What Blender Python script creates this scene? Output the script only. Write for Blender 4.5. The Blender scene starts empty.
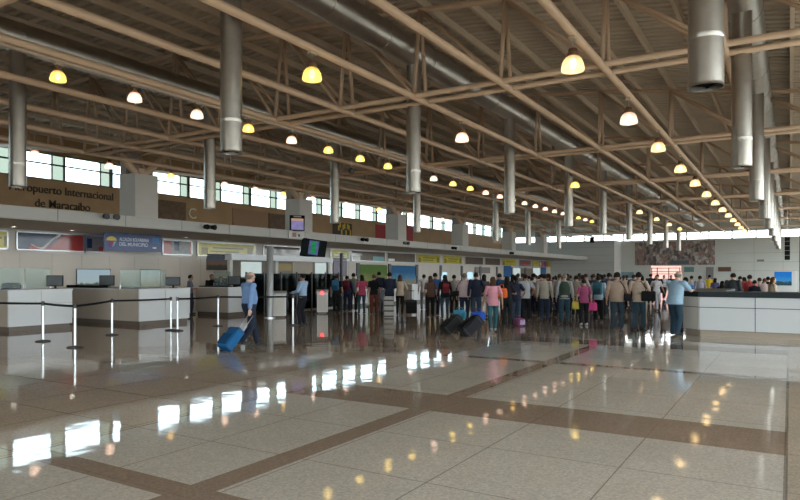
import bpy, bmesh, math, random
from mathutils import Vector, Matrix
random.seed(7)
S = bpy.context.scene
SKY = 2.8; EXPO = 1.42
COL = S.collection
PI = math.pi
# ------------------------------------------------------------------ camera frame
TH = math.radians(31.35); ST, CT = math.sin(TH), math.cos(TH)
F = 640.0; HZ = 275.0; CH = 1.65
def ray(u): return (u - 400) / F
def at_D(u, D):
    r = ray(u); return Vector((D * (r * CT - ST), D * (CT + r * ST), 0))
def ground(u, v): return at_D(u, CH * F / (v - HZ))
def at_X(u, X):
    r = ray(u); return at_D(u, X / (r * CT - ST))
def at_Y(u, Y):
    r = ray(u); return at_D(u, Y / (CT + r * ST))
def depth(p): return -p.x * ST + p.y * CT
def z_at(v, p): return CH + (HZ - v) * depth(p) / F
def heading(u, face): return TH - math.atan(ray(u)) - math.radians(face)

# ------------------------------------------------------------------ materials
MATS = {}
def nodes(name):
    m = bpy.data.materials.new(name); m.use_nodes = True
    nt = m.node_tree; nt.nodes.clear()
    out = nt.nodes.new('ShaderNodeOutputMaterial')
    return m, nt, out
def mat(name, col, rough=.5, metal=0., noise=.08, scale=8., spec=.5, bump=0.):
    if name in MATS: return MATS[name]
    m, nt, out = nodes(name)
    b = nt.nodes.new('ShaderNodeBsdfPrincipled')
    b.inputs['Roughness'].default_value = rough; b.inputs['Metallic'].default_value = metal
    b.inputs['Specular IOR Level'].default_value = spec
    tc = nt.nodes.new('ShaderNodeTexCoord'); n = nt.nodes.new('ShaderNodeTexNoise')
    n.inputs['Scale'].default_value = scale; n.inputs['Detail'].default_value = 4
    nt.links.new(tc.outputs['Object'], n.inputs['Vector'])
    mr = nt.nodes.new('ShaderNodeMapRange')
    mr.inputs['To Min'].default_value = 1 - noise; mr.inputs['To Max'].default_value = 1 + noise
    nt.links.new(n.outputs['Fac'], mr.inputs['Value'])
    mx = nt.nodes.new('ShaderNodeVectorMath'); mx.operation = 'SCALE'
    mx.inputs[0].default_value = col[:3]
    nt.links.new(mr.outputs['Result'], mx.inputs['Scale'])
    nt.links.new(mx.outputs['Vector'], b.inputs['Base Color'])
    if bump:
        bp = nt.nodes.new('ShaderNodeBump'); bp.inputs['Strength'].default_value = bump; bp.inputs['Distance'].default_value = .01
        nt.links.new(n.outputs['Fac'], bp.inputs['Height']); nt.links.new(bp.outputs['Normal'], b.inputs['Normal'])
    nt.links.new(b.outputs['BSDF'], out.inputs['Surface'])
    MATS[name] = m; return m
def emit(name, col, st, noise=0.1, scale=2.):
    if name in MATS: return MATS[name]
    m, nt, out = nodes(name)
    e = nt.nodes.new('ShaderNodeEmission'); e.inputs['Strength'].default_value = st
    tc = nt.nodes.new('ShaderNodeTexCoord'); n = nt.nodes.new('ShaderNodeTexNoise'); n.inputs['Scale'].default_value = scale
    nt.links.new(tc.outputs['Object'], n.inputs['Vector'])
    mr = nt.nodes.new('ShaderNodeMapRange'); mr.inputs['To Min'].default_value = 1 - noise; mr.inputs['To Max'].default_value = 1 + noise
    nt.links.new(n.outputs['Fac'], mr.inputs['Value'])
    mx = nt.nodes.new('ShaderNodeVectorMath'); mx.operation = 'SCALE'; mx.inputs[0].default_value = col[:3]
    nt.links.new(mr.outputs['Result'], mx.inputs['Scale']); nt.links.new(mx.outputs['Vector'], e.inputs['Color'])
    nt.links.new(e.outputs['Emission'], out.inputs['Surface'])
    MATS[name] = m; return m
def glass(name, tint=(1, 1, 1), gloss=.08, haze=0., hazecol=(.7, .8, .78), rough=.02):
    if name in MATS: return MATS[name]
    m, nt, out = nodes(name)
    t = nt.nodes.new('ShaderNodeBsdfTransparent'); t.inputs['Color'].default_value = (*tint, 1)
    g = nt.nodes.new('ShaderNodeBsdfGlossy'); g.inputs['Roughness'].default_value = rough
    lw = nt.nodes.new('ShaderNodeLayerWeight'); lw.inputs['Blend'].default_value = gloss
    d = nt.nodes.new('ShaderNodeBsdfDiffuse'); d.inputs['Color'].default_value = (*hazecol, 1)
    m1 = nt.nodes.new('ShaderNodeMixShader'); m1.inputs[0].default_value = haze
    nt.links.new(t.outputs[0], m1.inputs[1]); nt.links.new(d.outputs[0], m1.inputs[2])
    m2 = nt.nodes.new('ShaderNodeMixShader')
    nt.links.new(lw.outputs['Fresnel'], m2.inputs[0]); nt.links.new(m1.outputs[0], m2.inputs[1]); nt.links.new(g.outputs[0], m2.inputs[2])
    nt.links.new(m2.outputs[0], out.inputs['Surface'])
    MATS[name] = m; return m
def cloth(c):
    return mat('cloth_%02x%02x%02x' % tuple(min(255, max(0, int(x * 255))) for x in c), c, .85, 0, .15, 14., .2, .15)
def srgb(r, g, b):
    f = lambda x: (x / 255 / 12.92) if x / 255 <= .04045 else ((x / 255 + .055) / 1.055) ** 2.4
    return (f(r), f(g), f(b))

STEEL = mat('tan_painted_steel', (.66, .455, .30), .45, 0, .1, 3.)
STEEL_D = mat('tan_painted_web', (.54, .37, .245), .5, 0, .1, 3.)
DECK = mat('corrugated_deck', (.48, .40, .305), .6, 0, .18, .8)
PURL = mat('roof_purlin_paint', (.54, .42, .30), .55, 0, .1, 3.)
GALV = mat('galvanised_duct', (.40, .365, .32), .34, .92, .15, 5.)
DARK = mat('near_black', (.009, .009, .010), .7, 0, .1, 5., .12)
DGREY = mat('dark_grey', (.05, .05, .055), .5, 0, .1, 5.)
CONC = mat('light_concrete_paint', (.62, .57, .51), .7, 0, .06, 3.)
CONC_D = mat('tan_concrete_shaft', (.36, .30, .25), .75, 0, .08, 3.)
WHITE2 = mat('white_laminate_plain', (.45, .46, .47), .35, 0, .03, 3.)  # right counter's laminate, without the lift given to the left ones
WHITE_LIFT = mat('white_laminate_lifted', (.62, .63, .64), .35, 0, .03, 3.)  # paler laminate copy, brightened to offset weaker daylight at the left counters
WALLW = mat('white_wall_panel', (.56, .525, .475), .6, 0, .04, 2.)
FASC = mat('fascia_panel', (.52, .49, .45), .55, 0, .05, 2.)
SOFF = mat('soffit_panel', (.42, .39, .35), .7, 0, .06, 2.)
BROWN = mat('brown_wall_panel', (.44, .275, .14), .65, 0, .2, 1.2)
LETTER = mat('dark_bronze_letter', (.06, .035, .018), .5, .2, .1, 6.)
CREAM = mat('back_wall_panel', (.60, .62, .59), .65, 0, .04, .6)
GREYW = mat('grey_block_wall', (.55, .55, .52), .7, 0, .05, .7)
ALU = mat('aluminium', (.55, .56, .57), .3, .9, .06, 8.)
MULL = mat('window_mullion', (.10, .13, .10), .45, .2, .08, 5.)
RUB = mat('black_rubber', (.02, .02, .02), .7, 0, .1, 8.)
SCREEN = mat('dark_screen', (.010, .018, .020), .3, 0, .1, 5., .3)
STONE = mat('dark_granite_worktop', (.012, .017, .020), .5, 0, .6, 60., .2)
WGLASS = glass('window_glass', (.97, 1, .99), .04)
LGLASS = glass('high_window_glass', (.80, .90, .93), .04)
GGLASS = glass('green_window_glass', (.31, .345, .31), .05, .05)
PGLASS = glass('counter_screen_glass', (.86, .93, .91), .12, .16)
TGLASS = glass('dark_tinted_glass', (.10, .13, .13), .12, .06, (.05, .07, .07))

# ------------------------------------------------------------------ mesh builder
class MB:
    def __init__(s): s.v = []; s.f = []
    def add(s, vs, fs, M=None):
        o = len(s.v)
        s.v += [(M @ Vector(v)) if M is not None else Vector(v) for v in vs]
        s.f += [tuple(i + o for i in f) for f in fs]; return s
    def box(s, c, d, M=None, rz=0.):
        x, y, z = d[0] / 2, d[1] / 2, d[2] / 2
        vs = [Vector((sx * x, sy * y, sz * z)) for sz in (-1, 1) for sx, sy in ((-1, -1), (1, -1), (1, 1), (-1, 1))]
        R = Matrix.Rotation(rz, 3, 'Z')
        vs = [R @ v + Vector(c) for v in vs]
        return s.add(vs, [(3, 2, 1, 0), (4, 5, 6, 7), (0, 1, 5, 4), (1, 2, 6, 5), (2, 3, 7, 6), (3, 0, 4, 7)], M)
    def b2(s, a, b, M=None):
        a, b = Vector(a), Vector(b)
        return s.box((a + b) / 2, [abs(b[i] - a[i]) for i in range(3)], M)
    def rbox(s, c, d, r, M=None, seg=2):
        bm = bmesh.new(); bmesh.ops.create_cube(bm, size=1)
        for v in bm.verts: v.co = Vector((v.co[i] * d[i] for i in range(3))) + Vector(c)
        bmesh.ops.bevel(bm, geom=bm.edges[:], offset=r, segments=seg, affect='EDGES', profile=.5)
        bm.verts.index_update()
        s.add([v.co.copy() for v in bm.verts], [[v.index for v in f.verts] for f in bm.faces], M); bm.free(); return s
    def rings(s, rings, cap=True, M=None):
        n = len(rings[0]); vs = [v for r in rings for v in r]; fs = []
        for k in range(len(rings) - 1):
            for i in range(n):
                j = (i + 1) % n
                fs.append((k * n + i, k * n + j, (k + 1) * n + j, (k + 1) * n + i))
        if cap:
            fs.append(tuple(range(n - 1, -1, -1))); fs.append(tuple(range((len(rings) - 1) * n, len(rings) * n)))
        return s.add(vs, fs, M)
    def tube(s, pts, rad, n=10, M=None):
        pts = [Vector(p) for p in pts]
        if not isinstance(rad, (list, tuple)): rad = [rad] * len(pts)
        rs = []; prev = None
        for k, p in enumerate(pts):
            t = (pts[min(k + 1, len(pts) - 1)] - pts[max(k - 1, 0)]).normalized()
            if prev is None:
                a = Vector((0, 0, 1)) if abs(t.z) < .9 else Vector((1, 0, 0))
                x = t.cross(a).normalized()
            else:
                x = (prev - t * prev.dot(t)).normalized()
            prev = x; y = t.cross(x)
            rs.append([p + (x * math.cos(2 * PI * i / n) + y * math.sin(2 * PI * i / n)) * rad[k] for i in range(n)])
        return s.rings(rs, True, M)
    def lathe(s, prof, n=20, c=(0, 0, 0), M=None, cap=True):
        c = Vector(c)
        return s.rings([[c + Vector((r * math.cos(2 * PI * i / n), r * math.sin(2 * PI * i / n), z)) for i in range(n)] for r, z in prof], cap, M)
    def loft(s, secs, n=18, M=None):
        return s.rings([[Vector((x + rx * math.cos(2 * PI * i / n), y + ry * math.sin(2 * PI * i / n), z)) for i in range(n)] for x, y, z, rx, ry in secs], True, M)
    def ell(s, c, r, nu=14, nv=9, M=None, R=None):
        c = Vector(c); rs = []
        for k in range(nv + 1):
            a = -PI / 2 + PI * (k + .02 * (k == 0) - .02 * (k == nv)) / nv
            ring = []
            for i in range(nu):
                p = Vector((r[0] * math.cos(a) * math.cos(2 * PI * i / nu), r[1] * math.cos(a) * math.sin(2 * PI * i / nu), r[2] * math.sin(a)))
                ring.append(c + ((R @ p) if R is not None else p))
            rs.append(ring)
        return s.rings(rs, True, M)
    def prism(s, poly, d, M):   # poly in local xy, extruded to z=d
        n = len(poly)
        vs = [Vector((x, y, 0)) for x, y in poly] + [Vector((x, y, d)) for x, y in poly]
        fs = [tuple(range(n - 1, -1, -1)), tuple(range(n, 2 * n))] + [(i, (i + 1) % n, n + (i + 1) % n, n + i) for i in range(n)]
        return s.add(vs, fs, M)
    def mesh(s, name, m, smooth=False):
        me = bpy.data.meshes.new(name); me.from_pydata([tuple(v) for v in s.v], [], s.f); me.validate()
        bm = bmesh.new(); bm.from_mesh(me); bmesh.ops.recalc_face_normals(bm, faces=bm.faces); bm.to_mesh(me); bm.free()
        if m: me.materials.append(m)
        if smooth:
            me.polygons.foreach_set('use_smooth', [True] * len(me.polygons))
            if smooth == 'auto':
                try: me.set_sharp_from_angle(angle=math.radians(40))
                except Exception: pass
        return me
    def build(s, name, m, parent=None, smooth=False, loc=None):
        return link(name, s.mesh(name, m, smooth), parent, loc)
def link(name, me, parent=None, loc=None):
    o = bpy.data.objects.new(name, me); COL.objects.link(o)
    if parent: o.parent = parent
    if loc is not None: o.location = loc
    return o
def tag(o, label, cat, group=None, kind=None):
    o['label'] = label; o['category'] = cat
    if group: o['group'] = group
    if kind: o['kind'] = kind
    return o
def struct(o): o['kind'] = 'structure'; return o
def thing(name, label, cat, loc=(0, 0, 0), rz=0., group=None):
    o = bpy.data.objects.new(name, None); COL.objects.link(o); o.empty_display_size = .2
    o.location = loc; o.rotation_euler = (0, 0, rz)
    return tag(o, label, cat, group)
def dup(root, loc=None, rz=None):
    r = root.copy(); COL.objects.link(r)
    if loc is not None: r.location = loc
    if rz is not None: r.rotation_euler = (0, 0, rz)
    for ch in list(root.children):
        c = ch.copy(); COL.objects.link(c); c.parent = r
        for g in list(ch.children):
            d = g.copy(); COL.objects.link(d); d.parent = c
    return r
def text_mesh(txt, size, depth_, m, name='lettering', align='CENTER', bold=0.):
    cu = bpy.data.curves.new('t', 'FONT'); cu.body = txt; cu.size = size; cu.extrude = depth_; cu.align_x = align; cu.align_y = 'CENTER'; cu.offset = bold
    o = bpy.data.objects.new('t', cu); COL.objects.link(o)
    dg = bpy.context.evaluated_depsgraph_get()
    me = bpy.data.meshes.new_from_object(o.evaluated_get(dg)); me.name = name
    bpy.data.objects.remove(o); me.materials.clear(); me.materials.append(m)
    return me
ORD = ['first', 'second', 'third', 'fourth', 'fifth', 'sixth', 'seventh', 'eighth', 'ninth', 'tenth', 'eleventh', 'twelfth', 'thirteenth', 'fourteenth', 'fifteenth', 'sixteenth', 'seventeenth', 'eighteenth', 'nineteenth', 'twentieth', 'twenty-first', 'twenty-second', 'twenty-third', 'twenty-fourth']
# wall-facing frame: local x -> +Y world, local y -> +Z, local z -> +X (sign seen from hall looking at -X)
def wallM(X, Y, Z):
    return Matrix(((0, 0, 1, X), (1, 0, 0, Y), (0, 1, 0, Z), (0, 0, 0, 1)))
# facing -Y (towards camera): local x -> +X, local y -> +Z, local z -> -Y
def backM(X, Y, Z):
    return Matrix(((1, 0, 0, X), (0, 0, -1, Y), (0, 1, 0, Z), (0, 0, 0, 1)))

# ------------------------------------------------------------------ floor
def floor_mat():
    m, nt, out = nodes('terrazzo_floor')
    L = nt.links.new
    geo = nt.nodes.new('ShaderNodeNewGeometry'); sep = nt.nodes.new('ShaderNodeSeparateXYZ'); L(geo.outputs['Position'], sep.inputs[0])
    def math_(op, a, b=None, c=None):
        n = nt.nodes.new('ShaderNodeMath'); n.operation = op
        for i, x in enumerate((a, b, c)):
            if x is None: continue
            if isinstance(x, (int, float)): n.inputs[i].default_value = x
            else: L(x, n.inputs[i])
        return n.outputs[0]
    X, Y = sep.outputs[0], sep.outputs[1]
    def band(s, lo, hi):
        return math_('MULTIPLY', math_('GREATER_THAN', s, lo), math_('LESS_THAN', s, hi))
    def mx(a, b): return math_('MAXIMUM', a, b)
    # joints every 1.22 in x and y
    def joint(s, off, per=1.22, w=.006):
        t = math_('SUBTRACT', s, off); q = math_('DIVIDE', t, per); fr = math_('FRACT', q)
        d = math_('MULTIPLY', math_('MINIMUM', fr, math_('SUBTRACT', 1.0, fr)), per)
        return math_('LESS_THAN', d, w)
    lightx = math_('MULTIPLY', math_('GREATER_THAN', X, -6.05), math_('LESS_THAN', X, -.03))
    def wrap(s, lo, per, a, b):   # band [a,b] in the repeat starting at lo
        t = math_('MULTIPLY', math_('FRACT', math_('DIVIDE', math_('SUBTRACT', s, lo), per)), per)
        return band(t, a, b)
    by = wrap(Y, 3.17, 8.5, 0.0, .27); by = mx(by, wrap(Y, 3.17, 8.5, 3.66, 4.68))
    bx = band(X, -4.02, -3.74)
    bands = mx(math_('MULTIPLY', by, lightx), bx)
    side = math_('SUBTRACT', 1.0, lightx)
    rightside = math_('GREATER_THAN', X, -.03)
    jn = mx(joint(X, -.03), joint(Y, 4.45))
    edge = mx(band(X, -.045, -.015), band(X, -6.06, -6.035))
    # speckle
    vo = nt.nodes.new('ShaderNodeTexVoronoi'); vo.inputs['Scale'].default_value = 55; L(geo.outputs['Position'], vo.inputs['Vector'])
    no = nt.nodes.new('ShaderNodeTexNoise'); no.inputs['Scale'].default_value = 38; no.inputs['Detail'].default_value = 5; L(geo.outputs['Position'], no.inputs['Vector'])
    n2 = nt.nodes.new('ShaderNodeTexNoise'); n2.inputs['Scale'].default_value = .7; n2.inputs['Detail'].default_value = 3; L(geo.outputs['Position'], n2.inputs['Vector'])
    def mixc(f, a, b):
        n = nt.nodes.new('ShaderNodeMix'); n.data_type = 'RGBA'
        if isinstance(f, float): n.inputs[0].default_value = f
        else: L(f, n.inputs[0])
        for k, x in ((6, a), (7, b)):
            if isinstance(x, tuple): n.inputs[k].default_value = (*x, 1)
            else: L(x, n.inputs[k])
        return n.outputs[2]
    c = mixc(lightx, FLOOR_SIDE, FLOOR_TILE)
    c = mixc(rightside, c, FLOOR_BAND2)
    c = mixc(bands, c, FLOOR_BAND)
    sp = math_('MULTIPLY_ADD', vo.outputs['Color'], .34, .83)
    sp = math_('MULTIPLY', sp, math_('MULTIPLY_ADD', no.outputs['Fac'], .5, .75))
    sp = math_('MULTIPLY', sp, math_('MULTIPLY_ADD', n2.outputs['Fac'], .3, .85))
    vm = nt.nodes.new('ShaderNodeVectorMath'); vm.operation = 'SCALE'; L(c, vm.inputs[0]); L(sp, vm.inputs['Scale'])
    jj = math_('MULTIPLY', jn, math_('SUBTRACT', 1.0, math_('MULTIPLY', bands, .6)))
    c2 = mixc(math_('MULTIPLY', mx(jj, edge), .55), vm.outputs[0], (.05, .04, .032))
    b = nt.nodes.new('ShaderNodeBsdfPrincipled'); L(c2, b.inputs['Base Color'])
    b.inputs['Roughness'].default_value = FLOOR_ROUGH; b.inputs['IOR'].default_value = 1.55
    # gentle waviness of the polished slabs
    mp = nt.nodes.new('ShaderNodeMapping'); mp.inputs['Scale'].default_value = (1, 1, 1); L(geo.outputs['Position'], mp.inputs['Vector'])
    w = nt.nodes.new('ShaderNodeTexNoise'); w.inputs['Scale'].default_value = 1.6; w.inputs['Detail'].default_value = 2; L(mp.outputs[0], w.inputs['Vector'])
    bp = nt.nodes.new('ShaderNodeBump'); bp.inputs['Strength'].default_value = 1.0; bp.inputs['Distance'].default_value = FLOOR_WAVE
    L(w.outputs['Fac'], bp.inputs['Height']); L(bp.outputs['Normal'], b.inputs['Normal'])
    L(b.outputs['BSDF'], out.inputs['Surface'])
    return m
FLOOR_TILE = (.51, .455, .39); FLOOR_SIDE = (.49, .385, .29); FLOOR_BAND = (.28, .205, .155); FLOOR_BAND2 = (.40, .33, .26)
FLOOR_ROUGH = .045; FLOOR_WAVE = .0030
XL, XR, Y0, Y1 = -34.3, 6.8, -9.0, 88.0
struct(MB().b2((XL - .3, Y0 - .2, -.2), (XR + .3, Y1 + .3, 0)).build('floor', floor_mat()))
grd = MB().b2((-160, -150, -.45), (150, 220, -.25)).build('ground', mat('outdoor_paving', (.32, .31, .29), .9)); struct(grd)

# ------------------------------------------------------------------ roof
def fz(x): return 9.55 - .004 * (x + 21) ** 2          # top chord line
def ceiling():
    xs = [XL - .6 + (XR + 1.2 - XL) * i / 26 for i in range(27)]
    ys = []; y = Y0 - .3
    P = .33
    while y < Y1 + .4:
        ys += [(y, 0), (y + .19, 0), (y + .22, .07), (y + .30, .07)]; y += P
    mb = MB(); n = len(ys)
    vs = [Vector((x, yy, fz(x) + .36 + dz)) for x in xs for yy, dz in ys]
    fs = [(i * n + j, (i + 1) * n + j, (i + 1) * n + j + 1, i * n + j + 1) for i in range(26) for j in range(n - 1)]
    vs2 = [Vector((x, yy, fz(x) + .55)) for x in xs for yy in (ys[0][0], ys[-1][0])]
    mb.add(vs, fs); mb.add(vs2, [(2 * i, 2 * i + 1, 2 * i + 3, 2 * i + 2) for i in range(26)])
    return struct(mb.build('ceiling', DECK))
roof = ceiling()
x = 5.05
while x > XL:
    MB().b2((x - .05, Y0, fz(x) + .13), (x + .05, Y1, fz(x) + .355)).build('purlin', PURL, roof)
    x -= 1.25
for sx in (0,):
    pass
NODES = [3.8 - 2.5 * k for k in range(16)]     # 3.8 ... -33.7
ZC = 6.5
def zb(x): return ZC if x > -24 else ZC + (-23.7 - x) * .155
def make_truss():
    t = thing('roof_truss', '', 'roof truss')
    for s in (-1, 1):
        MB().tube([(XR - .1, s * .33, ZC), (-23.7, s * .33, ZC), (-33.9, s * .33, zb(-33.9))], .072, 8).build('bottom_chord', STEEL, t, True)
    xs = [XR - .2 - (XR - .2 + 33.9) * i / 20 for i in range(21)]
    MB().tube([(x, 0, fz(x)) for x in xs], .075, 8).build('top_chord', STEEL_D, t, True)
    for s in (-1, 1):
        for k, x in enumerate(NODES):
            MB().tube([(x, s * .33, zb(x)), (x, s * .03, fz(x))], .055, 8).build('web_strut', STEEL_D, t, True)
            if k:
                xp = NODES[k - 1]   # diagonal: top of this node down to the bottom of the next one to the right
                if x > -24:
                    MB().tube([(x, s * .03, fz(x)), (xp, s * .33, zb(xp))], .05, 8).build('diagonal_brace', STEEL_D, t, True)
    return t
tr0 = make_truss()
TY = [5.7 + 9.65 * k for k in range(8)]
for k, y in enumerate(TY):
    t = tr0 if k == 0 else dup(tr0)
    t.location = (0, y, 0)
    t['label'] = ('tan tubular roof truss spanning the hall, nearest the camera' if k == 0 else
                  'tan tubular roof truss spanning the hall, farthest, near the end windows' if k == len(TY) - 1 else
                  'tan tubular roof truss spanning the hall, %s from the camera' % ORD[k])
    t['group'] = 'roof trusses across the hall'
BX = [1.3 - 2.5 * k for k in range(11)]        # lengthwise tubes
for k, x in enumerate(BX):
    o = MB().tube([(x, Y0, ZC - .02), (x, Y1, ZC - .02)], .088, 10).build('roof_beam', STEEL, None, True)
    tag(o, 'long tan steel tube running down the hall under the trusses, %s from the right' % ORD[k], 'roof beam', 'lengthwise roof beams')

# ------------------------------------------------------------------ shell walls
def panel_wall(name, mb, m): return struct(mb.build(name, m))
# left high wall with the window band at X=-34
WZ0, WZ1 = 6.77, 8.2
panel_wall('wall_left', MB().b2((XL, Y0, 0), (XL + .3, Y1, WZ0)).b2((XL, Y0, WZ1), (XL + .3, Y1, 9.2)), BROWN)
wn = 0
def win_frame(mb, y0, y1, z0, z1):
    pass
y = -5.06; PW = 5.68
k = 0
while y + PW < 87:
    wn += 1
    fr = MB(); X = XL + .15
    fr.b2((X - .06, y, WZ0), (X + .06, y + .09, WZ1)).b2((X - .06, y + PW - .09, WZ0), (X + .06, y + PW, WZ1))
    fr.b2((X - .06, y, WZ0), (X + .06, y + PW, WZ0 + .07)).b2((X - .06, y, WZ1 - .07), (X + .06, y + PW, WZ1))
    zr = WZ0 + .82
    fr.b2((X - .05, y, zr), (X + .05, y + PW, zr + .08))
    fr.b2((X - .05, y + 2.1, WZ0), (X + .05, y + 2.16, WZ1)).b2((X - .05, y + 2.78, WZ0), (X + .05, y + 2.88, WZ1)).b2((X - .05, y + 4.95, WZ0), (X + .05, y + 5.01, WZ1))
    w = struct(fr.build('window_%d' % wn, MULL))
    g = MB()
    for a, b in ((.09, 2.1), (2.88, 4.95)):
        g.b2((X - .006, y + a, WZ0 + .07), (X + .006, y + b, WZ1 - .07))
    g.build('clear_pane', LGLASS, w)
    g = MB()
    for a, b in ((2.16, 2.78), (5.01, 5.59)):
        g.b2((X - .006, y + a, WZ0 + .07), (X + .006, y + b, WZ1 - .07))
    g.build('green_pane', GGLASS, w)
    y += PW
# gaps at the ends of the band
panel_wall('trim_1', MB().b2((XL, Y0, WZ0), (XL + .3, -5.06, WZ1)).b2((XL, y, WZ0), (XL + .3, Y1, WZ1)), BROWN)
# back wall (far end) with the strip windows
BZ0, BZ1 = 6.12, 7.08
panel_wall('wall_back', MB().b2((XL, Y1, 0), (XR, Y1 + .3, BZ0)).b2((XL, Y1, BZ1), (XR, Y1 + .3, 10.2)), CREAM)
wn += 1
fr = MB(); 
for i in range(17):
    xx = XL + (XR - XL) * i / 16
    fr.b2((xx - .09, Y1 + .05, BZ0), (xx + .09, Y1 + .2, BZ1))
fr.b2((XL, Y1 + .05, BZ0), (XR, Y1 + .2, BZ0 + .06)).b2((XL, Y1 + .05, BZ1 - .06), (XR, Y1 + .2, BZ1))
w = struct(fr.build('window_%d' % wn, mat('pale_frame', (.4, .38, .34), .5)))
MB().b2((XL, Y1 + .12, BZ0), (XR, Y1 + .132, BZ1)).build('clear_pane', WGLASS, w)
# joints on the back wall panels
jm = MB()
for zz in (2.15, 3.2, 4.3):
    jm.b2((-6.7, Y1 - .012, zz), (XR, Y1, zz + .03))
for xx in (-3.7, -.7, 2.3):
    jm.b2((xx, Y1 - .012, 0), (xx + .03, Y1, BZ0))
struct(jm.build('trim_2', mat('panel_joint', (.33, .34, .32), .7)))
# right glazed facade, mostly beyond the frame: it lets the daylight in
fr = MB(); yy = Y0
while yy < Y1:
    fr.b2((XR, yy, 0), (XR + .16, yy + .14, 6.0)); yy += 3.1
for zz in (0, 1.1, 2.9, 4.6, 5.9): fr.b2((XR, Y0, zz), (XR + .14, Y1, zz + .1))
wn += 1; w = struct(fr.build('window_%d' % wn, MULL))
MB().b2((XR + .06, Y0, 0), (XR + .07, Y1, 6.0)).build('clear_pane', WGLASS, w)
panel_wall('wall_right', MB().b2((XR, Y0, 6.0), (XR + .3, Y1, 7.4)), CREAM)
# wall behind the camera, with glazing
panel_wall('wall_front', MB().b2((XL, Y0 - .3, 0), (-16, Y0, 10.2)).b2((-16, Y0 - .3, 5.0), (XR, Y0, 10.2)), CREAM)
fr = MB(); xx = -16
while xx < XR:
    fr.b2((xx, Y0 - .2, 0), (xx + .14, Y0 - .05, 5.0)); xx += 2.85
for zz in (0, 2.4, 4.9): fr.b2((-16, Y0 - .2, zz), (XR, Y0 - .05, zz + .1))
wn += 1; w = struct(fr.build('window_%d' % wn, MULL))
MB().b2((-16, Y0 - .12, 0), (XR, Y0 - .11, 5.0)).build('clear_pane', WGLASS, w)
# grey block at the far left
panel_wall('wall_side', MB().b2((-33.9, 84, 0), (-19.15, 87.95, 6.1)), GREYW)
jm = MB()
for zz in (1.2, 2.2, 3.2, 4.2, 5.2): jm.b2((-27, 83.985, zz), (-19.15, 84, zz + .03))
struct(jm.build('trim_3', mat('grey_joint', (.30, .30, .29), .7)))

# ------------------------------------------------------------------ check-in building (low roofed block along the left)
WX = -27.45; FX = -22.5
panel_wall('wall_checkin', MB().b2((WX - .2, Y0, 0), (WX, 83.9, 3.56)), WALLW)
# fascia + roof slab + soffit
struct(MB().b2((FX - .35, Y0, 3.6), (FX, 83.9, 4.01)).build('trim_4', FASC))
struct(MB().b2((XL + .3, Y0, 3.75), (FX - .35, 83.9, 3.98)).build('trim_5', SOFF))
struct(MB().b2((WX, Y0, 3.56), (FX - .01, 83.9, 3.62)).build('trim_6', SOFF))
jm = MB(); yy = -6.0
while yy < 83: jm.b2((FX, yy, 3.6), (FX + .006, yy + .028, 4.01)); yy += 2.75
struct(jm.build('trim_7', mat('fascia_joint', (.25, .23, .21), .7)))
jm = MB(); yy = -6.0
while yy < 83:
    jm.b2((WX, yy, 0), (WX + .006, yy + .02, 2.6)); yy += 1.37
struct(jm.build('trim_8', mat('wall_joint', (.42, .40, .37), .7)))
struct(MB().b2((WX, Y0, 2.56), (WX + .05, 83.9, 2.65)).b2((WX, Y0, 3.5), (WX + .05, 83.9, 3.56)).build('trim_9', mat('pale_rail', (.55, .53, .5), .5)))

# ------------------------------------------------------------------ columns
def make_column():
    t = thing('column', '', 'column', group='concrete columns with steel forks')
    MB().rbox((0, 0, .985), (1.05, 1.15, 1.97), .02).build('box_casing', CONC, t)
    MB().box((-.28, -.25, 1.45), (.42, .62, 2.9)).build('shaft', CONC_D, t)
    for s in (-1, 1):
        MB().tube([(.1, s * .12, 1.9), (.1, s * 1.2, 2.95)], .15, 8).build('fork_arm', STEEL, t)
    MB().rbox((.1, 0, 2.1), (.2, .34, .3), .02).build('fork_plate', STEEL, t)
    return t
c0 = make_column()
CYS = [at_X(u, -24.0).y for u in (-130, 139, 299, 396, 460, 509, 541)]
for k, yy in enumerate(CYS):
    c = c0 if k == 0 else dup(c0)
    c.location = (-24.0, yy, 3.98)
    c['label'] = 'pale square column with forked steel top above the fascia, %s along the wall' % ORD[k]

# ------------------------------------------------------------------ ducts
DYS = [8.85, 15.85, 23.2, 30.9, 37.6, 44.6, 52.0, 59.5, 67.0]
def duct(X, label, drops, ZT=8.0):
    t = thing('air_duct', label, 'air duct', (X, 0, 0), group='galvanised air ducts')
    MB().tube([(0, Y0 + .2, ZT), (0, Y1 - 1, ZT)], .39, 24).build('trunk_duct', GALV, t, 'auto')
    rg = MB().tube([(0, 0, 0), (0, .05, 0)], .402, 24).mesh('joint_ring', GALV, 'auto'); yy = Y0 + 1.5
    while yy < Y1 - 2:
        link('joint_ring', rg, t, (0, yy, ZT)); yy += 2.4
    for dy in drops:
        d = MB().tube([(0, dy, ZT - .05), (0, dy, 4.62)], .205, 24).build('drop_pipe', GALV, t, 'auto')
        MB().lathe([(.20, 4.66), (.212, 4.65), (.212, 4.60), (.207, 4.59), (.207, 4.58), (.207, 4.56), (.208, 4.04), (.208, 4.02), (.216, 4.0), (.20, 4.0), (.195, 4.08), (.01, 4.1)], 24, (0, dy, 0), cap=False).build('nozzle', GALV, d, 'auto')
        MB().box((0, dy, 4.06), (.36, .03, .05)).box((0, dy, 4.06), (.03, .36, .05)).lathe([(.19, 4.09), (.19, 4.07)], 20, (0, dy, 0)).build('damper', DARK, d)
    return t
duct(-.9, 'steel air duct on the right with a row of hanging drop pipes', DYS, 7.72)
duct(-9.2, 'steel air duct crossing mid ceiling with a row of hanging drop pipes', DYS)
duct(-17.6, 'steel air duct nearest the left windows, with hanging drop pipes', [9.28, 15.9, 23.2, 30.7, 41.8, 48.3, 56.1])

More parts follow.
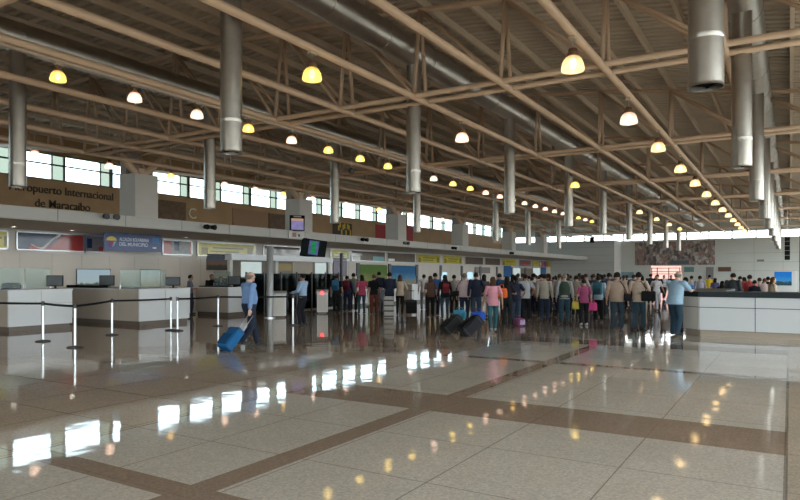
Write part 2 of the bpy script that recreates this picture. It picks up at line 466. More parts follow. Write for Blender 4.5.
# ------------------------------------------------------------------ pendant lamps
LCOL = {'yellow': (1.0, .73, .17), 'warm': (1.0, .72, .34), 'pink': (1.0, .70, .52), 'amber': (1.0, .64, .16)}
LAMP_ST = 1.2; BULB_ST = 3.6
def shade_mat(kind):
    name = 'lit_glass_' + kind
    if name in MATS: return MATS[name]
    m, nt, out = nodes(name); L = nt.links.new
    c = LCOL[kind]
    e = nt.nodes.new('ShaderNodeEmission'); e.inputs['Color'].default_value = (*c, 1)
    tc = nt.nodes.new('ShaderNodeTexCoord'); sp = nt.nodes.new('ShaderNodeSeparateXYZ'); L(tc.outputs['Object'], sp.inputs[0])
    # the lit prismatic glass glows most around the bulb
    mr = nt.nodes.new('ShaderNodeMapRange'); mr.inputs['From Min'].default_value = .0; mr.inputs['From Max'].default_value = .36
    mr.inputs['To Min'].default_value = LAMP_ST; mr.inputs['To Max'].default_value = LAMP_ST * .22; L(sp.outputs[2], mr.inputs['Value'])
    L(mr.outputs[0], e.inputs['Strength'])
    t = nt.nodes.new('ShaderNodeBsdfTransparent'); t.inputs['Color'].default_value = (*[.6 + .4 * x for x in c], 1)
    g = nt.nodes.new('ShaderNodeBsdfGlossy'); g.inputs['Roughness'].default_value = .15
    a = nt.nodes.new('ShaderNodeMixShader'); a.inputs[0].default_value = .45; L(t.outputs[0], a.inputs[1]); L(e.outputs[0], a.inputs[2])
    b = nt.nodes.new('ShaderNodeMixShader'); b.inputs[0].default_value = .06; L(a.outputs[0], b.inputs[1]); L(g.outputs[0], b.inputs[2])
    L(b.outputs[0], out.inputs['Surface']); MATS[name] = m; return m
BRASS = mat('bronze_cap', (.28, .16, .09), .4, .6, .1, 9.)
def make_lamp(kind, drop):
    t = thing('pendant_lamp', '', 'pendant lamp')
    # origin at the shade's rim
    MB().lathe([(.245, 0), (.248, .03), (.243, .09), (.228, .17), (.20, .235), (.16, .285), (.115, .315), (.10, .32), (.10, .31), (.15, .28), (.19, .23), (.218, .165), (.233, .09), (.238, .02)], 20, cap=False).build('shade', shade_mat(kind), t, 'auto')
    MB().lathe([(.10, .30), (.13, .31), (.13, .37), (.105, .39), (.095, .47), (.03, .5)], 14).build('cap', BRASS, t, 'auto')
    MB().tube([(0, 0, .52), (0, 0, drop)], .012, 6).build('rod', ALU, t)
    MB().rbox((0, 0, drop - .03), (.14, .22, .07), .01).build('mounting_box', PURL, t)
    MB().ell((0, 0, .17), (.085, .085, .11), 12, 8).build('bulb', emit('bulb_' + kind, tuple(.25 + .75 * c for c in LCOL[kind]), BULB_ST), t, True)
    return t
PROTO = {}
def lamp(kind, x, y, z, top, label, group, sc=1.):
    drop = round((top - z) / sc, 2)
    if (kind, drop) not in PROTO:
        t = make_lamp(kind, drop); PROTO[(kind, drop)] = t
    else: t = dup(PROTO[(kind, drop)])
    t.location = (x, y, z); t['label'] = label; t['group'] = group; t.scale = (sc, sc, sc)
CN = {'yellow': 'yellow', 'warm': 'warm white', 'pink': 'pinkish white', 'amber': 'amber'}
RX = -3.7
k = 0
for i in range(14):
    yy = ([12.7, 17.9, 22.4, 27.4, 32.0] + [36.7 + 4.6 * j for j in range(9)])[i]
    kind = 'pink' if i == 1 else 'warm'
    lab = 'bell shaped glass pendant, %s glow, %s in the diagonal right-hand lamp row' % (CN[kind], ORD[i])
    lamp(kind, RX, yy, 5.72, ZC - .1, lab, 'pendants in the right-hand row', .92)
kinds = ['yellow', 'pink', 'pink', 'yellow', 'pink', 'yellow', 'yellow', 'yellow', 'yellow', 'pink', 'yellow', 'yellow', 'pink', 'pink', 'amber', 'pink', 'pink', 'pink', 'pink', 'pink', 'yellow', 'yellow', 'pink', 'yellow']
for i in range(24):
    yy = at_X(58, BX[6]).y + 1.925 * i
    lamp(kinds[i], BX[6], yy, 5.90, ZC - .2, 'small glass pendant, %s glow, %s from the left in the track row' % (CN[kinds[i]], ORD[i]), 'pendants on the left lamp track', .68)
for i, (yy, kind) in enumerate([(at_X(312, BX[4]).y, 'yellow'), (at_X(462, BX[4]).y, 'pink'), (at_X(575, BX[4]).y, 'yellow'), (45.5, 'warm'), (52, 'warm'), (58, 'warm'), (64, 'yellow')]):
    lamp(kind, BX[4], yy, 5.80, ZC - .1, 'lone glass pendant over mid hall, %s glow, %s from the camera' % (CN[kind], ORD[i]), 'pendants over the middle of the hall', .84)
LY = [16, 19.7, 23.4, 27.3, 29.9, 32.5, 35.6, 39.6, 44.2, 49.3, 55.5]
for i, yy in enumerate(LY):
    kind = ('pink', 'pink', 'amber')[i % 3] if i else 'pink'
    lamp(kind, -28.95, yy, 6.95, fz(-28.95) + .3, 'glass pendant hanging before the high left windows, %s glow, %s from the left' % (CN[kind], ORD[i]), 'pendants by the high windows', .9)
tk = MB().b2((BX[6] - .04, 2, ZC - .19), (BX[6] + .04, 60, ZC - .13))
yy = 3.0
while yy < 60: tk.b2((BX[6] - .015, yy, ZC - .14), (BX[6] + .015, yy + .03, ZC - .105)); yy += 1.955
tag(tk.build('lamp_track', PURL), 'long thin tan lighting track under the left roof beam', 'track')

# ------------------------------------------------------------------ wall lettering and upper wall things
BW = XL + .3
def letters(txt, u0, u1, v, size_h, parent_label, X=BW + .02):
    a, b = at_X(u0, X), at_X(u1, X)
    z = z_at(v, at_X((u0 + u1) / 2, X))
    me = text_mesh(txt, 1.0, .03, LETTER, bold=.004)
    xs = [v_.co.x for v_ in me.vertices]; w = max(xs) - min(xs); s = (b.y - a.y) / w
    for v_ in me.vertices:
        v_.co.x -= (max(xs) + min(xs)) / 2; v_.co.x *= s; v_.co.y *= size_h
    o = link('wall_lettering', me); o.matrix_world = wallM(X, (a.y + b.y) / 2, z)
    return tag(o, parent_label, 'wall sign', None)
letters('Aeropuerto Internacional', 9, 113, 191.5, .62, 'dark lettering on the brown wall under the left windows, upper line')
letters('de Maracaibo', 35, 90, 205.5, .62, 'shorter dark lettering below the airport name on the brown wall')
def upper_panel(u0, u1, v0, v1, name, m, label, cat='wall panel', X=BW + .06, d=.058):
    a, b = at_X(u0, X), at_X(u1, X); c = at_X((u0 + u1) / 2, X)
    o = MB().b2((X - d, a.y, z_at(v1, c)), (X, b.y, z_at(v0, c))).build(name, m)
    return tag(o, label, cat)
upper_panel(233, 268, 210, 236, 'wall_panel', mat('orange_brown_board', (.36, .21, .12), .6), 'plain orange brown board on the upper wall left of the second column')
upper_panel(269, 285, 214, 238, 'wall_panel', mat('mottled_brown_board', (.16, .10, .06), .6, 0, .7, 3.), 'mottled dark brown board on the upper wall beside the second column')
upper_panel(158, 186, 201, 222, 'wall_panel', mat('mottled_brown_board2', (.17, .10, .055), .6, 0, .6, 4.), 'dark patterned board on the upper wall beside the first column')
o = upper_panel(333, 352, 223, 242, 'poster', mat('dark_poster', (.05, .03, .025), .5, 0, .5, 2.), 'dark poster with yellow shapes on the upper wall', 'poster')
a = at_X(333, BW + .07); ya = at_X(336, BW).y
pm = MB()
for i in range(9):
    pm.box((BW + .075, ya + .3 + .22 * i, 5.8 + .35 * math.sin(i * 2.2)), (.01, .2, .45))
pm.build('yellow_print', mat('yellow_ink', (.75, .5, .03), .5), o)
upper_panel(376, 387, 225, 243, 'banner', mat('red_banner', (.42, .03, .04), .6), 'red banner on the upper wall left of the third column', 'banner')
upper_panel(407, 413, 226, 245, 'banner', mat('red_banner', (.42, .03, .04), .6), 'narrow red banner on the upper wall right of the third column', 'banner')
me = text_mesh('C', 1.0, .03, mat('pale_letter', (.75, .68, .5), .5)); o = link('wall_lettering', me)
p = at_X(192.5, BW + .08); o.matrix_world = wallM(BW + .08, p.y, z_at(214, p)); tag(o, 'single pale letter on the brown upper wall under the windows', 'wall sign')

# twin emergency spotlights on the fascia
def spot(u, v, dark, label):
    p = at_X(u, FX); z = z_at(v, p)
    t = thing('emergency_light', label, 'emergency light', (FX, p.y, z), group='twin emergency lights on the fascia')
    MB().rbox((.06, 0, 0), (.12, .3, .16), .015).build('battery_box', DGREY if dark else FASC, t)
    for s in (-1, 1):
        h = MB().tube([(.1, s * .22, .0), (.28, s * .22, -.02)], [.09, .12], 14).build('lamp_head', DARK if dark else DGREY, t, 'auto')
spot(207, 227, True, 'black twin emergency light on the fascia over the yellow poster')
spot(108, 216.5, False, 'small twin emergency light on the fascia above the blue banner')
spot(362, 239.6, True, 'black twin emergency light on the fascia above the waiting queue')
spot(404, 243, False, 'pale twin emergency light on the fascia near the third column')
spot(452, 248, True, 'black twin emergency light on the fascia beyond the third column')
spot(510, 253, True, 'black twin emergency light on the fascia nearest its far end')

# ------------------------------------------------------------------ poster band under the soffit
def poster(u0, u1, m, label, strips=(), X=WX + .03, z0=2.69, z1=3.48, frame=True, cat='poster', name='poster'):
    a, b = at_X(u0, X).y, at_X(u1, X).y
    t = thing(name, label, cat, (X, a, z0), group='posters over the check-in wall')
    w, h = b - a, z1 - z0
    MB().b2((-.02, 0, 0), (.02, w, h)).build('panel', m, t)
    if frame:
        MB().b2((-.02, 0, 0), (.035, .05, h)).b2((-.02, w - .05, 0), (.035, w, h)).b2((-.02, 0, 0), (.035, w, .045)).b2((-.02, 0, h - .045), (.035, w, h)).build('frame', ALU, t)
    for (y0, y1, s0, s1, c) in strips:
        MB().b2((.02, y0 * w, s0 * h), (.024, y1 * w, s1 * h)).build('print', c, t)
    return t, w, h
YEL = mat('yellow_green_print', (.50, .42, .05), .18, 0, .25, 1.5)
YDK = mat('olive_print', (.20, .17, .04), .2)
TRB = mat('brown_reflective_glass', (.13, .10, .08), .06, 0, .2, 2.)
REDP = mat('red_print', (.36, .055, .05), .15, 0, .15, 2.)
NAVY = mat('navy_print', (.025, .04, .09), .12, 0, .3, 2.)
GREYP = mat('grey_print', (.22, .21, .21), .2, 0, .3, 5.)
WHP = mat('white_print', (.62, .60, .60), .3)
BLUP = mat('blue_print', (.03, .13, .35), .2, 0, .3, 3.)
ystrip = [(.07, .17, .12, .6, YDK), (.25, .78, .55, .66, YDK), (.2, .7, .3, .4, YDK), (.85, .95, .15, .7, YDK)]
poster(-22, 8, YEL, 'yellow poster at the far left end of the poster band', ystrip)
t, w, h = poster(16, 84, NAVY, 'long navy and red poster with a pale swoosh, left of the blue banner')
red = [(.16 * w, .03 * h)] + [(w * (.2 + .1 * i), h * (.38 - .25 * math.exp(-((i - 2.2) / 1.6) ** 2) * .9 + (.62 * max(0, (i - 2.6) / 2.4) if i > 2.6 else 0))) for i in range(0, 6)] + [(w * .78, h * .97), (w * .98, h * .97), (w * .98, h * .03)]
Mx = Matrix(((0, 0, 1, .021), (1, 0, 0, 0), (0, 1, 0, 0), (0, 0, 0, 1)))
MB().prism(red, .003, Mx).build('print', REDP, t)
sw = []
for i in range(13):
    q = i / 12; sw.append((w * (.2 + .42 * q), h * (.36 - .28 * math.sin(min(1, q * 1.5) * PI) * .6 + .6 * max(0, q - .4) / .6)))
sw2 = [(x_ + .02 * w, y_ - .09 * h) for x_, y_ in reversed(sw)]
MB().prism([(x_, min(.95 * h, y_)) for x_, y_ in sw] + [(x_, max(.03 * h, y_)) for x_, y_ in sw2], .006, Mx).build('print', WHP, t)
poster(85, 104, GREYP, 'grey and red poster tucked beside the left end of the blue banner', [(.1, .35, .25, .8, NAVY), (.7, 1, .1, .35, REDP)])
poster(162, 192, GREYP, 'red and grey poster just right of the blue banner', [(.02, .3, .08, .92, REDP), (.38, .55, .3, .9, NAVY), (.93, .99, .05, .95, REDP)])
poster(197, 255, YEL, 'long yellow poster above the staff at the wall screen', ystrip)
poster(263, 300, TRB, 'brown glazed transom beside the long yellow poster', [(.15, .5, .05, .5, GREYP)])
poster(330, 350, YEL, 'small yellow poster right of the hanging flight monitor', ystrip)
poster(351, 385, TRB, 'brown glazed transom above the green screen', [(.02, .25, .1, .45, WHP), (.62, .97, .1, .5, mat('teal_print', (.12, .35, .36), .2))])
poster(387, 415, TRB, 'brown glazed transom above the blue beach poster', [(.04, .25, .1, .35, WHP)])
poster(416.5, 440, YEL, 'yellow poster right of the two brown transoms', ystrip)
poster(443, 462, YEL, 'yellow poster over the crowd, before the next brown transom', ystrip)
poster(465, 483, TRB, 'brown transom over the crowd, right of a yellow poster')
poster(485, 500, TRB, 'brown transom over the crowd, left of a yellow poster')
poster(502, 516, YEL, 'far yellow poster over the crowd beside a brown transom', ystrip[:2])
poster(519, 531, GREYP, 'far red and grey poster between two yellow ones', [(.1, .9, .3, .7, REDP)])
poster(532.5, 538.6, YEL, 'far yellow poster left of two red ones', ystrip[:2])
poster(539, 542.6, REDP, 'far red poster with white centre, left one of a pair', [(.3, .6, .2, .8, WHP)])
poster(543, 546.6, REDP, 'far red poster with blue centre, right one of a pair', [(.3, .6, .2, .8, BLUP)])
poster(547, 550.5, YEL, 'farthest yellow poster at the end of the check-in wall', ystrip[:1])
# blue hanging banner with emblem
X = -26.1
a, b = at_X(104, X).y, at_X(161, X).y; c = at_X(132, X)
zt, zbm = z_at(233.5, c), z_at(251.5, c)
t = thing('banner', 'blue hanging banner with emblem and white lettering under the soffit', 'banner', (X, a, zbm))
w, h = b - a, zt - zbm
MB().b2((-.012, 0, 0), (.012, w, h)).build('sheet', mat('blue_vinyl', (.022, .05, .18), .3, 0, .12, 1.), t)
for q in (.1, .9): MB().tube([(0, q * w, h - .02), (0, q * w, 3.57 - zbm)], .008, 6).build('cord', ALU, t)
Mx = Matrix(((0, 0, 1, .013), (1, 0, 0, .12 * w), (0, 1, 0, h * .5), (0, 0, 0, 1)))
em = [(.26 * math.cos(PI * i / 10), .04 + .2 * math.sin(PI * i / 10)) for i in range(11)]
MB().prism(em, .003, Mx).build('emblem_top', mat('emblem_yellow', (.7, .55, .06), .4), t)
MB().prism([(-.24, .0), (-.12, -.22), (0, -.27), (.0, .02)], .003, Mx).build('emblem_left', mat('emblem_purple', (.2, .06, .3), .4), t)
MB().prism([(-.08, .02), (.12, .02), (.02, -.2)], .005, Mx).build('emblem_heart', mat('emblem_red', (.5, .03, .06), .4), t)
MB().prism([(.24, .0), (.12, -.2), (.03, -.25), (.12, .02)], .003, Mx).build('emblem_right', mat('emblem_sky', (.2, .4, .65), .4), t)
WT = mat('white_lettering', (.72, .75, .85), .4)
for txt, yy, ww in (('ALCALDIA BOLIVARIANA', .64, .52), ('DEL MUNICIPIO', .38, .5)):
    me = text_mesh(txt, 1., .002, WT, bold=.01); xs = [v.co.x for v in me.vertices]; wid = max(xs) - min(xs)
    for v in me.vertices: v.co.x = (v.co.x - min(xs)) / wid * ww * w; v.co.y *= .23
    o = link('lettering', me, t); o.matrix_local = Matrix(((0, 0, 1, .016), (1, 0, 0, .25 * w), (0, 1, 0, yy * h), (0, 0, 0, 1)))
MB().b2((.012, .83 * w, .5 * h), (.016, .96 * w, .82 * h)).build('logo_block', mat('logo_blue', (.02, .16, .42), .4), t)
MB().b2((.012, .84 * w, .2 * h), (.016, .91 * w, .3 * h)).build('logo_bar', WT, t)

# wall screens and pictures behind the counters
def picture(u0, u1, v0, v1, m, label, cat='poster', name='wall_poster', X=WX + .05, strips=()):
    a, b = at_X(u0, X), at_X(u1, X); c = at_X((u0 + u1) / 2, X)
    z0, z1 = z_at(v1, c), z_at(v0, c)
    t = thing(name, label, cat, (X, a.y, z0))
    w, h = b.y - a.y, z1 - z0
    MB().b2((-.03, -.03, -.03), (.01, w + .03, h + .03)).build('frame', DGREY, t)
    MB().b2((0, 0, 0), (.015, w, h)).build('print', m, t)
    for (y0, y1, s0, s1, c2) in strips: MB().b2((.015, y0 * w, s0 * h), (.019, y1 * w, s1 * h)).build('print', c2, t)
    return t
def sky_pic(name, top, mid, low, st=.5):
    m, nt, out = nodes(name); L = nt.links.new
    tc = nt.nodes.new('ShaderNodeTexCoord'); sp = nt.nodes.new('ShaderNodeSeparateXYZ'); L(tc.outputs['Generated'], sp.inputs[0])
    n = nt.nodes.new('ShaderNodeTexNoise'); n.inputs['Scale'].default_value = 6; n.inputs['Detail'].default_value = 5; L(tc.outputs['Generated'], n.inputs['Vector'])
    ad = nt.nodes.new('ShaderNodeMath'); ad.operation = 'MULTIPLY_ADD'; L(n.outputs['Fac'], ad.inputs[0]); ad.inputs[1].default_value = .6; L(sp.outputs[2], ad.inputs[2])
    r = nt.nodes.new('ShaderNodeValToRGB'); e = r.color_ramp.elements
    e[0].position = .52; e[0].color = (*low, 1); e[1].position = 1.; e[1].color = (*top, 1); q = e.new(.64); q.color = (*mid, 1)
    L(ad.outputs[0], r.inputs[0]); em = nt.nodes.new('ShaderNodeEmission'); em.inputs['Strength'].default_value = st; L(r.outputs[0], em.inputs['Color'])
    L(em.outputs[0], out.inputs['Surface']); return m
picture(77, 110, 269.5, 289, sky_pic('glass_sky_glow', (.42, .55, .62), (.45, .55, .56), (.09, .13, .09), .27), 'glowing stand-in for window glass reflecting sky and trees behind the left counters')  # added glow in place of window glass mirroring the outdoors
picture(141, 160, 270, 287, sky_pic('lit_town_view', (.45, .5, .5), (.5, .47, .4), (.3, .24, .16), .27), 'backlit picture of a pale building behind the second counter')
picture(207, 229, 254.5, 269.5, sky_pic('dark_landscape', (.05, .06, .07), (.10, .06, .04), (.03, .03, .025), .3), 'dark landscape picture high on the wall above two staff', 'wall screen', 'lit_wall_panel')
picture(358, 387, 265, 288, sky_pic('green_screen', (.07, .12, .04), (.16, .17, .07), (.03, .05, .025), .3), 'green landscape screen on the wall behind the check-in queue', 'wall screen', 'lit_wall_panel')
picture(392, 418, 266, 286, sky_pic('blue_beach', (.03, .09, .18), (.08, .18, .26), (.18, .17, .12), .3), 'blue beach poster on the wall behind the check-in queue')
picture(440, 447, 272, 280, emit('pale_glow', (.55, .8, .9), .4), 'small pale glow standing in for a window behind the crowd, left one', 'wall screen', 'lit_wall_panel')  # emission put in for a small bright window behind the desks
picture(467, 473, 272, 279, emit('pale_glow', (.55, .8, .9), .4), 'small pale glow standing in for a window behind the crowd, next to a red framed board', 'wall screen', 'lit_wall_panel')  # likewise a glow standing in for a bright window
picture(475, 490, 267.5, 273, GREYP, 'grey board with a reddish frame on the wall over the crowd', 'notice board', 'notice_board')
picture(504, 511, 266, 277, BLUP, 'narrow blue poster left of the far glazed door')
picture(541, 546, 267, 277, BLUP, 'narrow blue poster right of the far glazed door')
picture(513, 520, 268, 282, emit('pale_glass_glow', (.6, .72, .72), .3), 'pale glazed panel left of the far brown door', 'glazed panel', 'glazed_panel')
picture(533, 540, 268, 282, emit('pale_glass_glow', (.6, .72, .72), .3), 'pale glazed panel right of the far brown door', 'glazed panel', 'glazed_panel')
o = MB().b2((WX, at_X(521, WX).y, 0), (WX + .08, at_X(532, WX).y, 2.45)).build('door_1', mat('brown_door', (.2, .16, .12), .5)); struct(o)
MB().ell((WX + .12, at_X(531, WX).y, 1.0), (.05, .05, .05)).build('door_handle', ALU, o, True)
picture(333.5, 346.5, 258.5, 276, mat('violet_print', (.10, .07, .13), .3, 0, .6, 1.5), 'dark violet poster on the wall right of the security gate')

# hanging flight monitor, fascia monitor and sign below
p = at_X(313.5, -22.0); z = z_at(248.5, p)
t = thing('flight_monitor', 'large tilted black flight monitor hanging below the fascia', 'monitor', (p.x, p.y, z), heading(313, 0) + .0)
Rm = Matrix.Rotation(math.radians(8), 4, 'Y') @ Matrix.Rotation(math.radians(-12), 4, 'X')
MB().rbox((0, 0, 0), (1.36, .13, 1.0), .02, Rm).build('casing', DARK, t)
MB().box((0, -.07, .01), (1.25, .01, .88), Rm).build('screen', SCREEN, t)
MB().box((0, -.077, .02), (.53, .006, .78), Rm).build('display', emit('violet_display', (.10, .12, .25), .3, .5, 6.), t)
MB().box((0, -.082, .03), (.25, .006, .65), Rm).build('display_map', emit('green_display', (.02, .24, .09), .32, .6, 9.), t)
bv = Matrix.Rotation(-t.rotation_euler.z, 3, 'Z') @ Vector((FX + .0 - t.location.x, 0, 3.66 - t.location.z)); MB().tube([(0, .06, .2), bv], .03, 8).build('bracket', DGREY, t)
p = at_X(297, FX + .1); z = z_at(231, p)
t = thing('flight_monitor', 'small upright monitor with a violet screen standing on the fascia', 'monitor', (FX + .12, p.y, z), heading(297, -12))
MB().rbox((0, .03, .42), (.80, .14, .84), .03).build('casing', DARK, t)
MB().box((0, -.045, .36), (.66, .012, .60)).build('screen', emit('violet_screen', (.24, .22, .42), .33, .35, 5.), t)
MB().box((0, -.052, .6), (.66, .006, .13)).build('screen_header', emit('orange_screen', (.5, .3, .2), .33), t)
MB().box((0, -.05, .76), (.4, .01, .07)).build('header_plate', mat('pale_plate', (.5, .5, .5), .4), t)
o = MB().b2((FX + .01, at_X(288, FX).y, 3.59), (FX + .05, at_X(304, FX).y, 3.96)).build('sign_board', mat('pale_sign', (.6, .58, .52), .5))
tag(o, 'pale sign board with red mark on the fascia below the small monitor', 'sign')
ys = at_X(290.5, FX).y
MB().b2((FX + .05, ys + .1, 3.68), (FX + .056, ys + .4, 3.88)).build('print', REDP, o); MB().b2((FX + .05, ys + .55, 3.7), (FX + .056, ys + .7, 3.84)).build('print', DGREY, o)

# ------------------------------------------------------------------ recessed downlights in the soffit
dl = None
for k, u in enumerate((-70, 14, 72, 128, 186, 226, 268, 310, 345, 376, 404, 428, 452, 476, 500)):
    pq = at_X(u, -26.2)
    if dl is None:
        dl = thing('downlight', '', 'downlight', (0, 0, 0), group='recessed downlights under the soffit')
        MB().lathe([(.13, 0), (.13, -.015), (.10, -.015), (.095, 0)], 18, cap=False).build('trim_ring', ALU, dl, 'auto')
        MB().lathe([(.096, -.002), (.096, -.006)], 18).build('lit_lens', emit('downlight_lens', (1, .9, .75), 4.), dl)
        li = bpy.data.lights.new('downlight_spot', 'SPOT'); li.energy = 16; li.color = (1, .90, .78); li.spot_size = math.radians(150); li.spot_blend = .8; li.shadow_soft_size = .1
        link('downlight_spot', li, dl, (0, 0, -.03)); o = dl
    else: o = dup(dl)
    o.location = (-26.2, pq.y, 3.562); o['label'] = 'round recessed downlight under the soffit, %s from the left' % ORD[k]

# ------------------------------------------------------------------ left counters
KICK = mat('counter_kick', (.12, .09, .07), .4)
TANW = mat('tan_laminate', (.46, .40, .34), .4, 0, .04, 3.)
def counter(label, x0, x1, y0, y1, h=1.2, face='x', cat='counter', top=WHITE_LIFT, side=TANW, n=2):
    """white fronts on +X, tan returns on -Y"""
    t = thing('check_in_counter', label, cat, ((x0 + x1) / 2, (y0 + y1) / 2, 0), group='check-in counters')
    cx, cy = (x0 + x1) / 2, (y0 + y1) / 2; w, d = x1 - x0, y1 - y0
    MB().box((0, 0, .07), (w - .12, d - .12, .14)).build('plinth', KICK, t)
    MB().box((-.01, .01, .14 + (h - .18) / 2), (w - .04, d - .04, h - .18)).build('carcass', side, t)
    for i in range(n):
        a = -d / 2 + d * i / n; b = -d / 2 + d * (i + 1) / n
        MB().b2((w / 2 - .03, a + .008, .14), (w / 2, b - .008, h * .64)).build('lower_panel', WHITE_LIFT, t)
        MB().b2((w / 2 - .03, a + .008, h * .64 + .014), (w / 2, b - .008, h - .04)).build('upper_panel', WHITE_LIFT, t)
    m = max(1, round(w / 1.2))
    for i in range(m):
        a = -w / 2 + (w - .04) * i / m; b = -w / 2 + (w - .04) * (i + 1) / m
        MB().b2((a + .006, -d / 2, .14), (b - .006, -d / 2 + .02, h - .04)).build('side_panel', side, t)
    MB().rbox((0, 0, h - .02), (w + .03, d + .03, .04), .008).build('countertop', top, t)
    return t
def monitor(u, D, zc, label, wid=.48, hgt=.34, rot=None, back=True):
    p = at_D(u, D)
    t = thing('desk_monitor', label, 'monitor', (p.x, p.y, zc), heading(u, 15 if rot is None else rot), group='desk monitors on the counters')
    MB().rbox((0, 0, .08 + hgt / 2), (wid, .05, hgt), .012).build('casing', DARK, t)
    MB().box((0, -.027, .085 + hgt / 2), (wid - .05, .006, hgt - .05)).build('screen', SCREEN, t)
    MB().rbox((0, .03, .008), (.24, .17, .016), .005).box((0, .03, .07), (.06, .03, .12)).build('stand', DARK, t)
    return t
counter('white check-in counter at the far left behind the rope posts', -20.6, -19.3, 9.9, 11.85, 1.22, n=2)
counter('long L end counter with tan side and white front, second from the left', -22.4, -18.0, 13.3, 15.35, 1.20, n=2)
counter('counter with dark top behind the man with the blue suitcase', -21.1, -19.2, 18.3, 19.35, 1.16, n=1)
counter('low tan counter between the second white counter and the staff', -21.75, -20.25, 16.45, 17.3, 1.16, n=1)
def plate(x0, x1, y0, y1, z, name, m, label, cat, h=.03):
    return tag(MB().rbox(((x0 + x1) / 2, (y0 + y1) / 2, z + h / 2), (x1 - x0, y1 - y0, h), .006).build(name, m), label, cat)
plate(-22.2, -20.3, 13.4, 13.75, 1.2, 'desk_tray', DARK, 'long black tray on top of the tan counter return', 'tray', .09)
plate(-20.9, -19.5, 18.3, 18.8, 1.16, 'desk_mat', DARK, 'black mat on the counter in front of the two staff', 'desk mat', .05)
monitor(55, 20.0, 1.22, 'dark monitor standing on the far left white counter')
monitor(107, 22.3, 1.20, 'dark monitor on the tan counter return', .5, .36)
monitor(173, 22.2, 1.20, 'dark monitor on the white counter beside twin rope posts', .5, .30)
monitor(234.5, 26.2, 1.16, 'black monitor on the dark topped counter behind the walking man', .52, .36)
# black chair backs behind counter
def office_chair(u, D, label):
    p = at_D(u, D); t = thing('office_chair', label, 'chair', (p.x, p.y, 0), heading(u, 180))
    MB().rbox((0, -.22, 1.0), (.58, .09, .78), .12, seg=4).build('backrest', DARK, t, True)
    MB().rbox((0, .05, .5), (.5, .5, .09), .03).build('seat', DARK, t, True)
    MB().tube([(0, 0, .1), (0, 0, .47)], .03, 8).build('gas_lift', DGREY, t)
    MB().tube([(0, .0, .44), (0, -.24, .46), (0, -.25, .75)], .025, 8).build('back_bar', DGREY, t)
    for i in range(5):
        a = 2 * PI * i / 5
        l = MB().tube([(0, 0, .12), (.28 * math.cos(a), .28 * math.sin(a), .075)], .02, 6).build('base_leg', DGREY, t)
        MB().ell((.28 * math.cos(a), .28 * math.sin(a), .03), (.03, .03, .03), 8, 5).build('caster', RUB, l)
office_chair(11, 21.4, 'black office chair showing above the far left counter')
# glass screens standing on the counters
def glass_screen(p0, p1, z0, z1, label, posts=2):
    t = thing('glass_screen', label, 'glass screen', (p0[0], p0[1], z0), group='glass screens on the counters')
    d = Vector((p1[0] - p0[0], p1[1] - p0[1], 0)); L = d.length; rz = math.atan2(d.y, d.x); t.rotation_euler = (0, 0, rz)
    MB().b2((0, -.005, .02), (L, .005, z1 - z0)).build('pane', PGLASS, t)
    for i in range(posts):
        x = L * i / (posts - 1)
        MB().b2((x - .015, -.015, 0), (x + .015, .015, .14)).build('clamp', ALU, t)
glass_screen((-20.45, 9.2), (-20.45, 10.95), 1.22, 1.86, 'pale glass screen on the far left counter, left of the monitor')
glass_screen((-20.45, 11.0), (-20.45, 11.8), 1.22, 1.86, 'greenish glass screen behind the monitor on the far left counter')
glass_screen((-19.2, 13.45), (-19.2, 15.3), 1.2, 1.82, 'glass screen on the second white counter')
glass_screen((-20.0, 19.2), (-21.0, 19.2), 1.16, 1.8, 'glass screen on the dark topped counter')

# row of check-in desks beyond the gate
for i in range(13):
    yy = 27.6 + 3.2 * i
    nm = 'row of check-in desks'
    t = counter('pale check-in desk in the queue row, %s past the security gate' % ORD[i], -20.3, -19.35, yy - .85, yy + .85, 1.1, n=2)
    t['group'] = nm
    if i < 9:
        q = thing('display_post', 'slim dark display post at the %s desk past the gate' % ORD[i], 'display post', (-19.9, yy + .7, 1.1), group='display posts on the desk row')
        MB().b2((-.03, -.03, 0), (.03, .03, .5)).build('post', DGREY, q); MB().rbox((.0, 0, .85), (.08, .26, .7), .01).build('sign_face', DGREY, q)

# ------------------------------------------------------------------ security gate
t = thing('gate_portal', 'white portal frame over the dark security entrance', 'portal', (-20.3, 19.6, 0))
y0, y1 = 0.0, 6.6
MB().b2((-.25, y0 - .2, 2.3), (.15, y1 + .2, 2.55)).build('lintel', WHITE_LIFT, t)
for yy in (y0 - .1, 2.75, y1 + .1): MB().b2((-.12, yy - .09, 0), (.02, yy + .09, 2.3)).build('jamb', FASC, t)
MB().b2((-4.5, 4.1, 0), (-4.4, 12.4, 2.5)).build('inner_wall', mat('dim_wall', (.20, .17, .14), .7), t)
def inner(u0, u1, z0, z1, nm, m):
    MB().b2((-4.4, at_X(u0, -24.7).y - 19.6, z0), (-4.36, at_X(u1, -24.7).y - 19.6, z1)).build(nm, m, t)
inner(266, 291, 1.9, 2.3, 'yellow_board', mat('ochre_board', (.32, .22, .05), .4))
inner(292, 312, 1.7, 2.45, 'tan_board', mat('tan_board', (.34, .27, .2), .4))
inner(241, 261, 1.55, 2.35, 'window_glow_pane', emit('window_glow_pane', (.62, .74, .72), .3)); inner(315, 331, 1.6, 2.4, 'window_glow_pane', emit('window_glow_pane', (.62, .74, .72), .3))  # glowing panels painted in for bright window reflections inside the entrance
t = thing('glass_partition', 'dark tinted glass partition with thin posts across the security entrance', 'glass partition', (-19.6, 19.7, 0))
for i in range(6):
    yy = 1.08 * i
    MB().b2((-.008, yy + .04, .06), (.008, yy + 1.04, 1.72)).build('pane', TGLASS, t)
    MB().b2((-.03, yy - .03, 0), (.03, yy + .03, 1.78)).build('post', DGREY, t)
MB().b2((-.03, 6.45, 0), (.03, 6.51, 1.78)).build('post', DGREY, t)
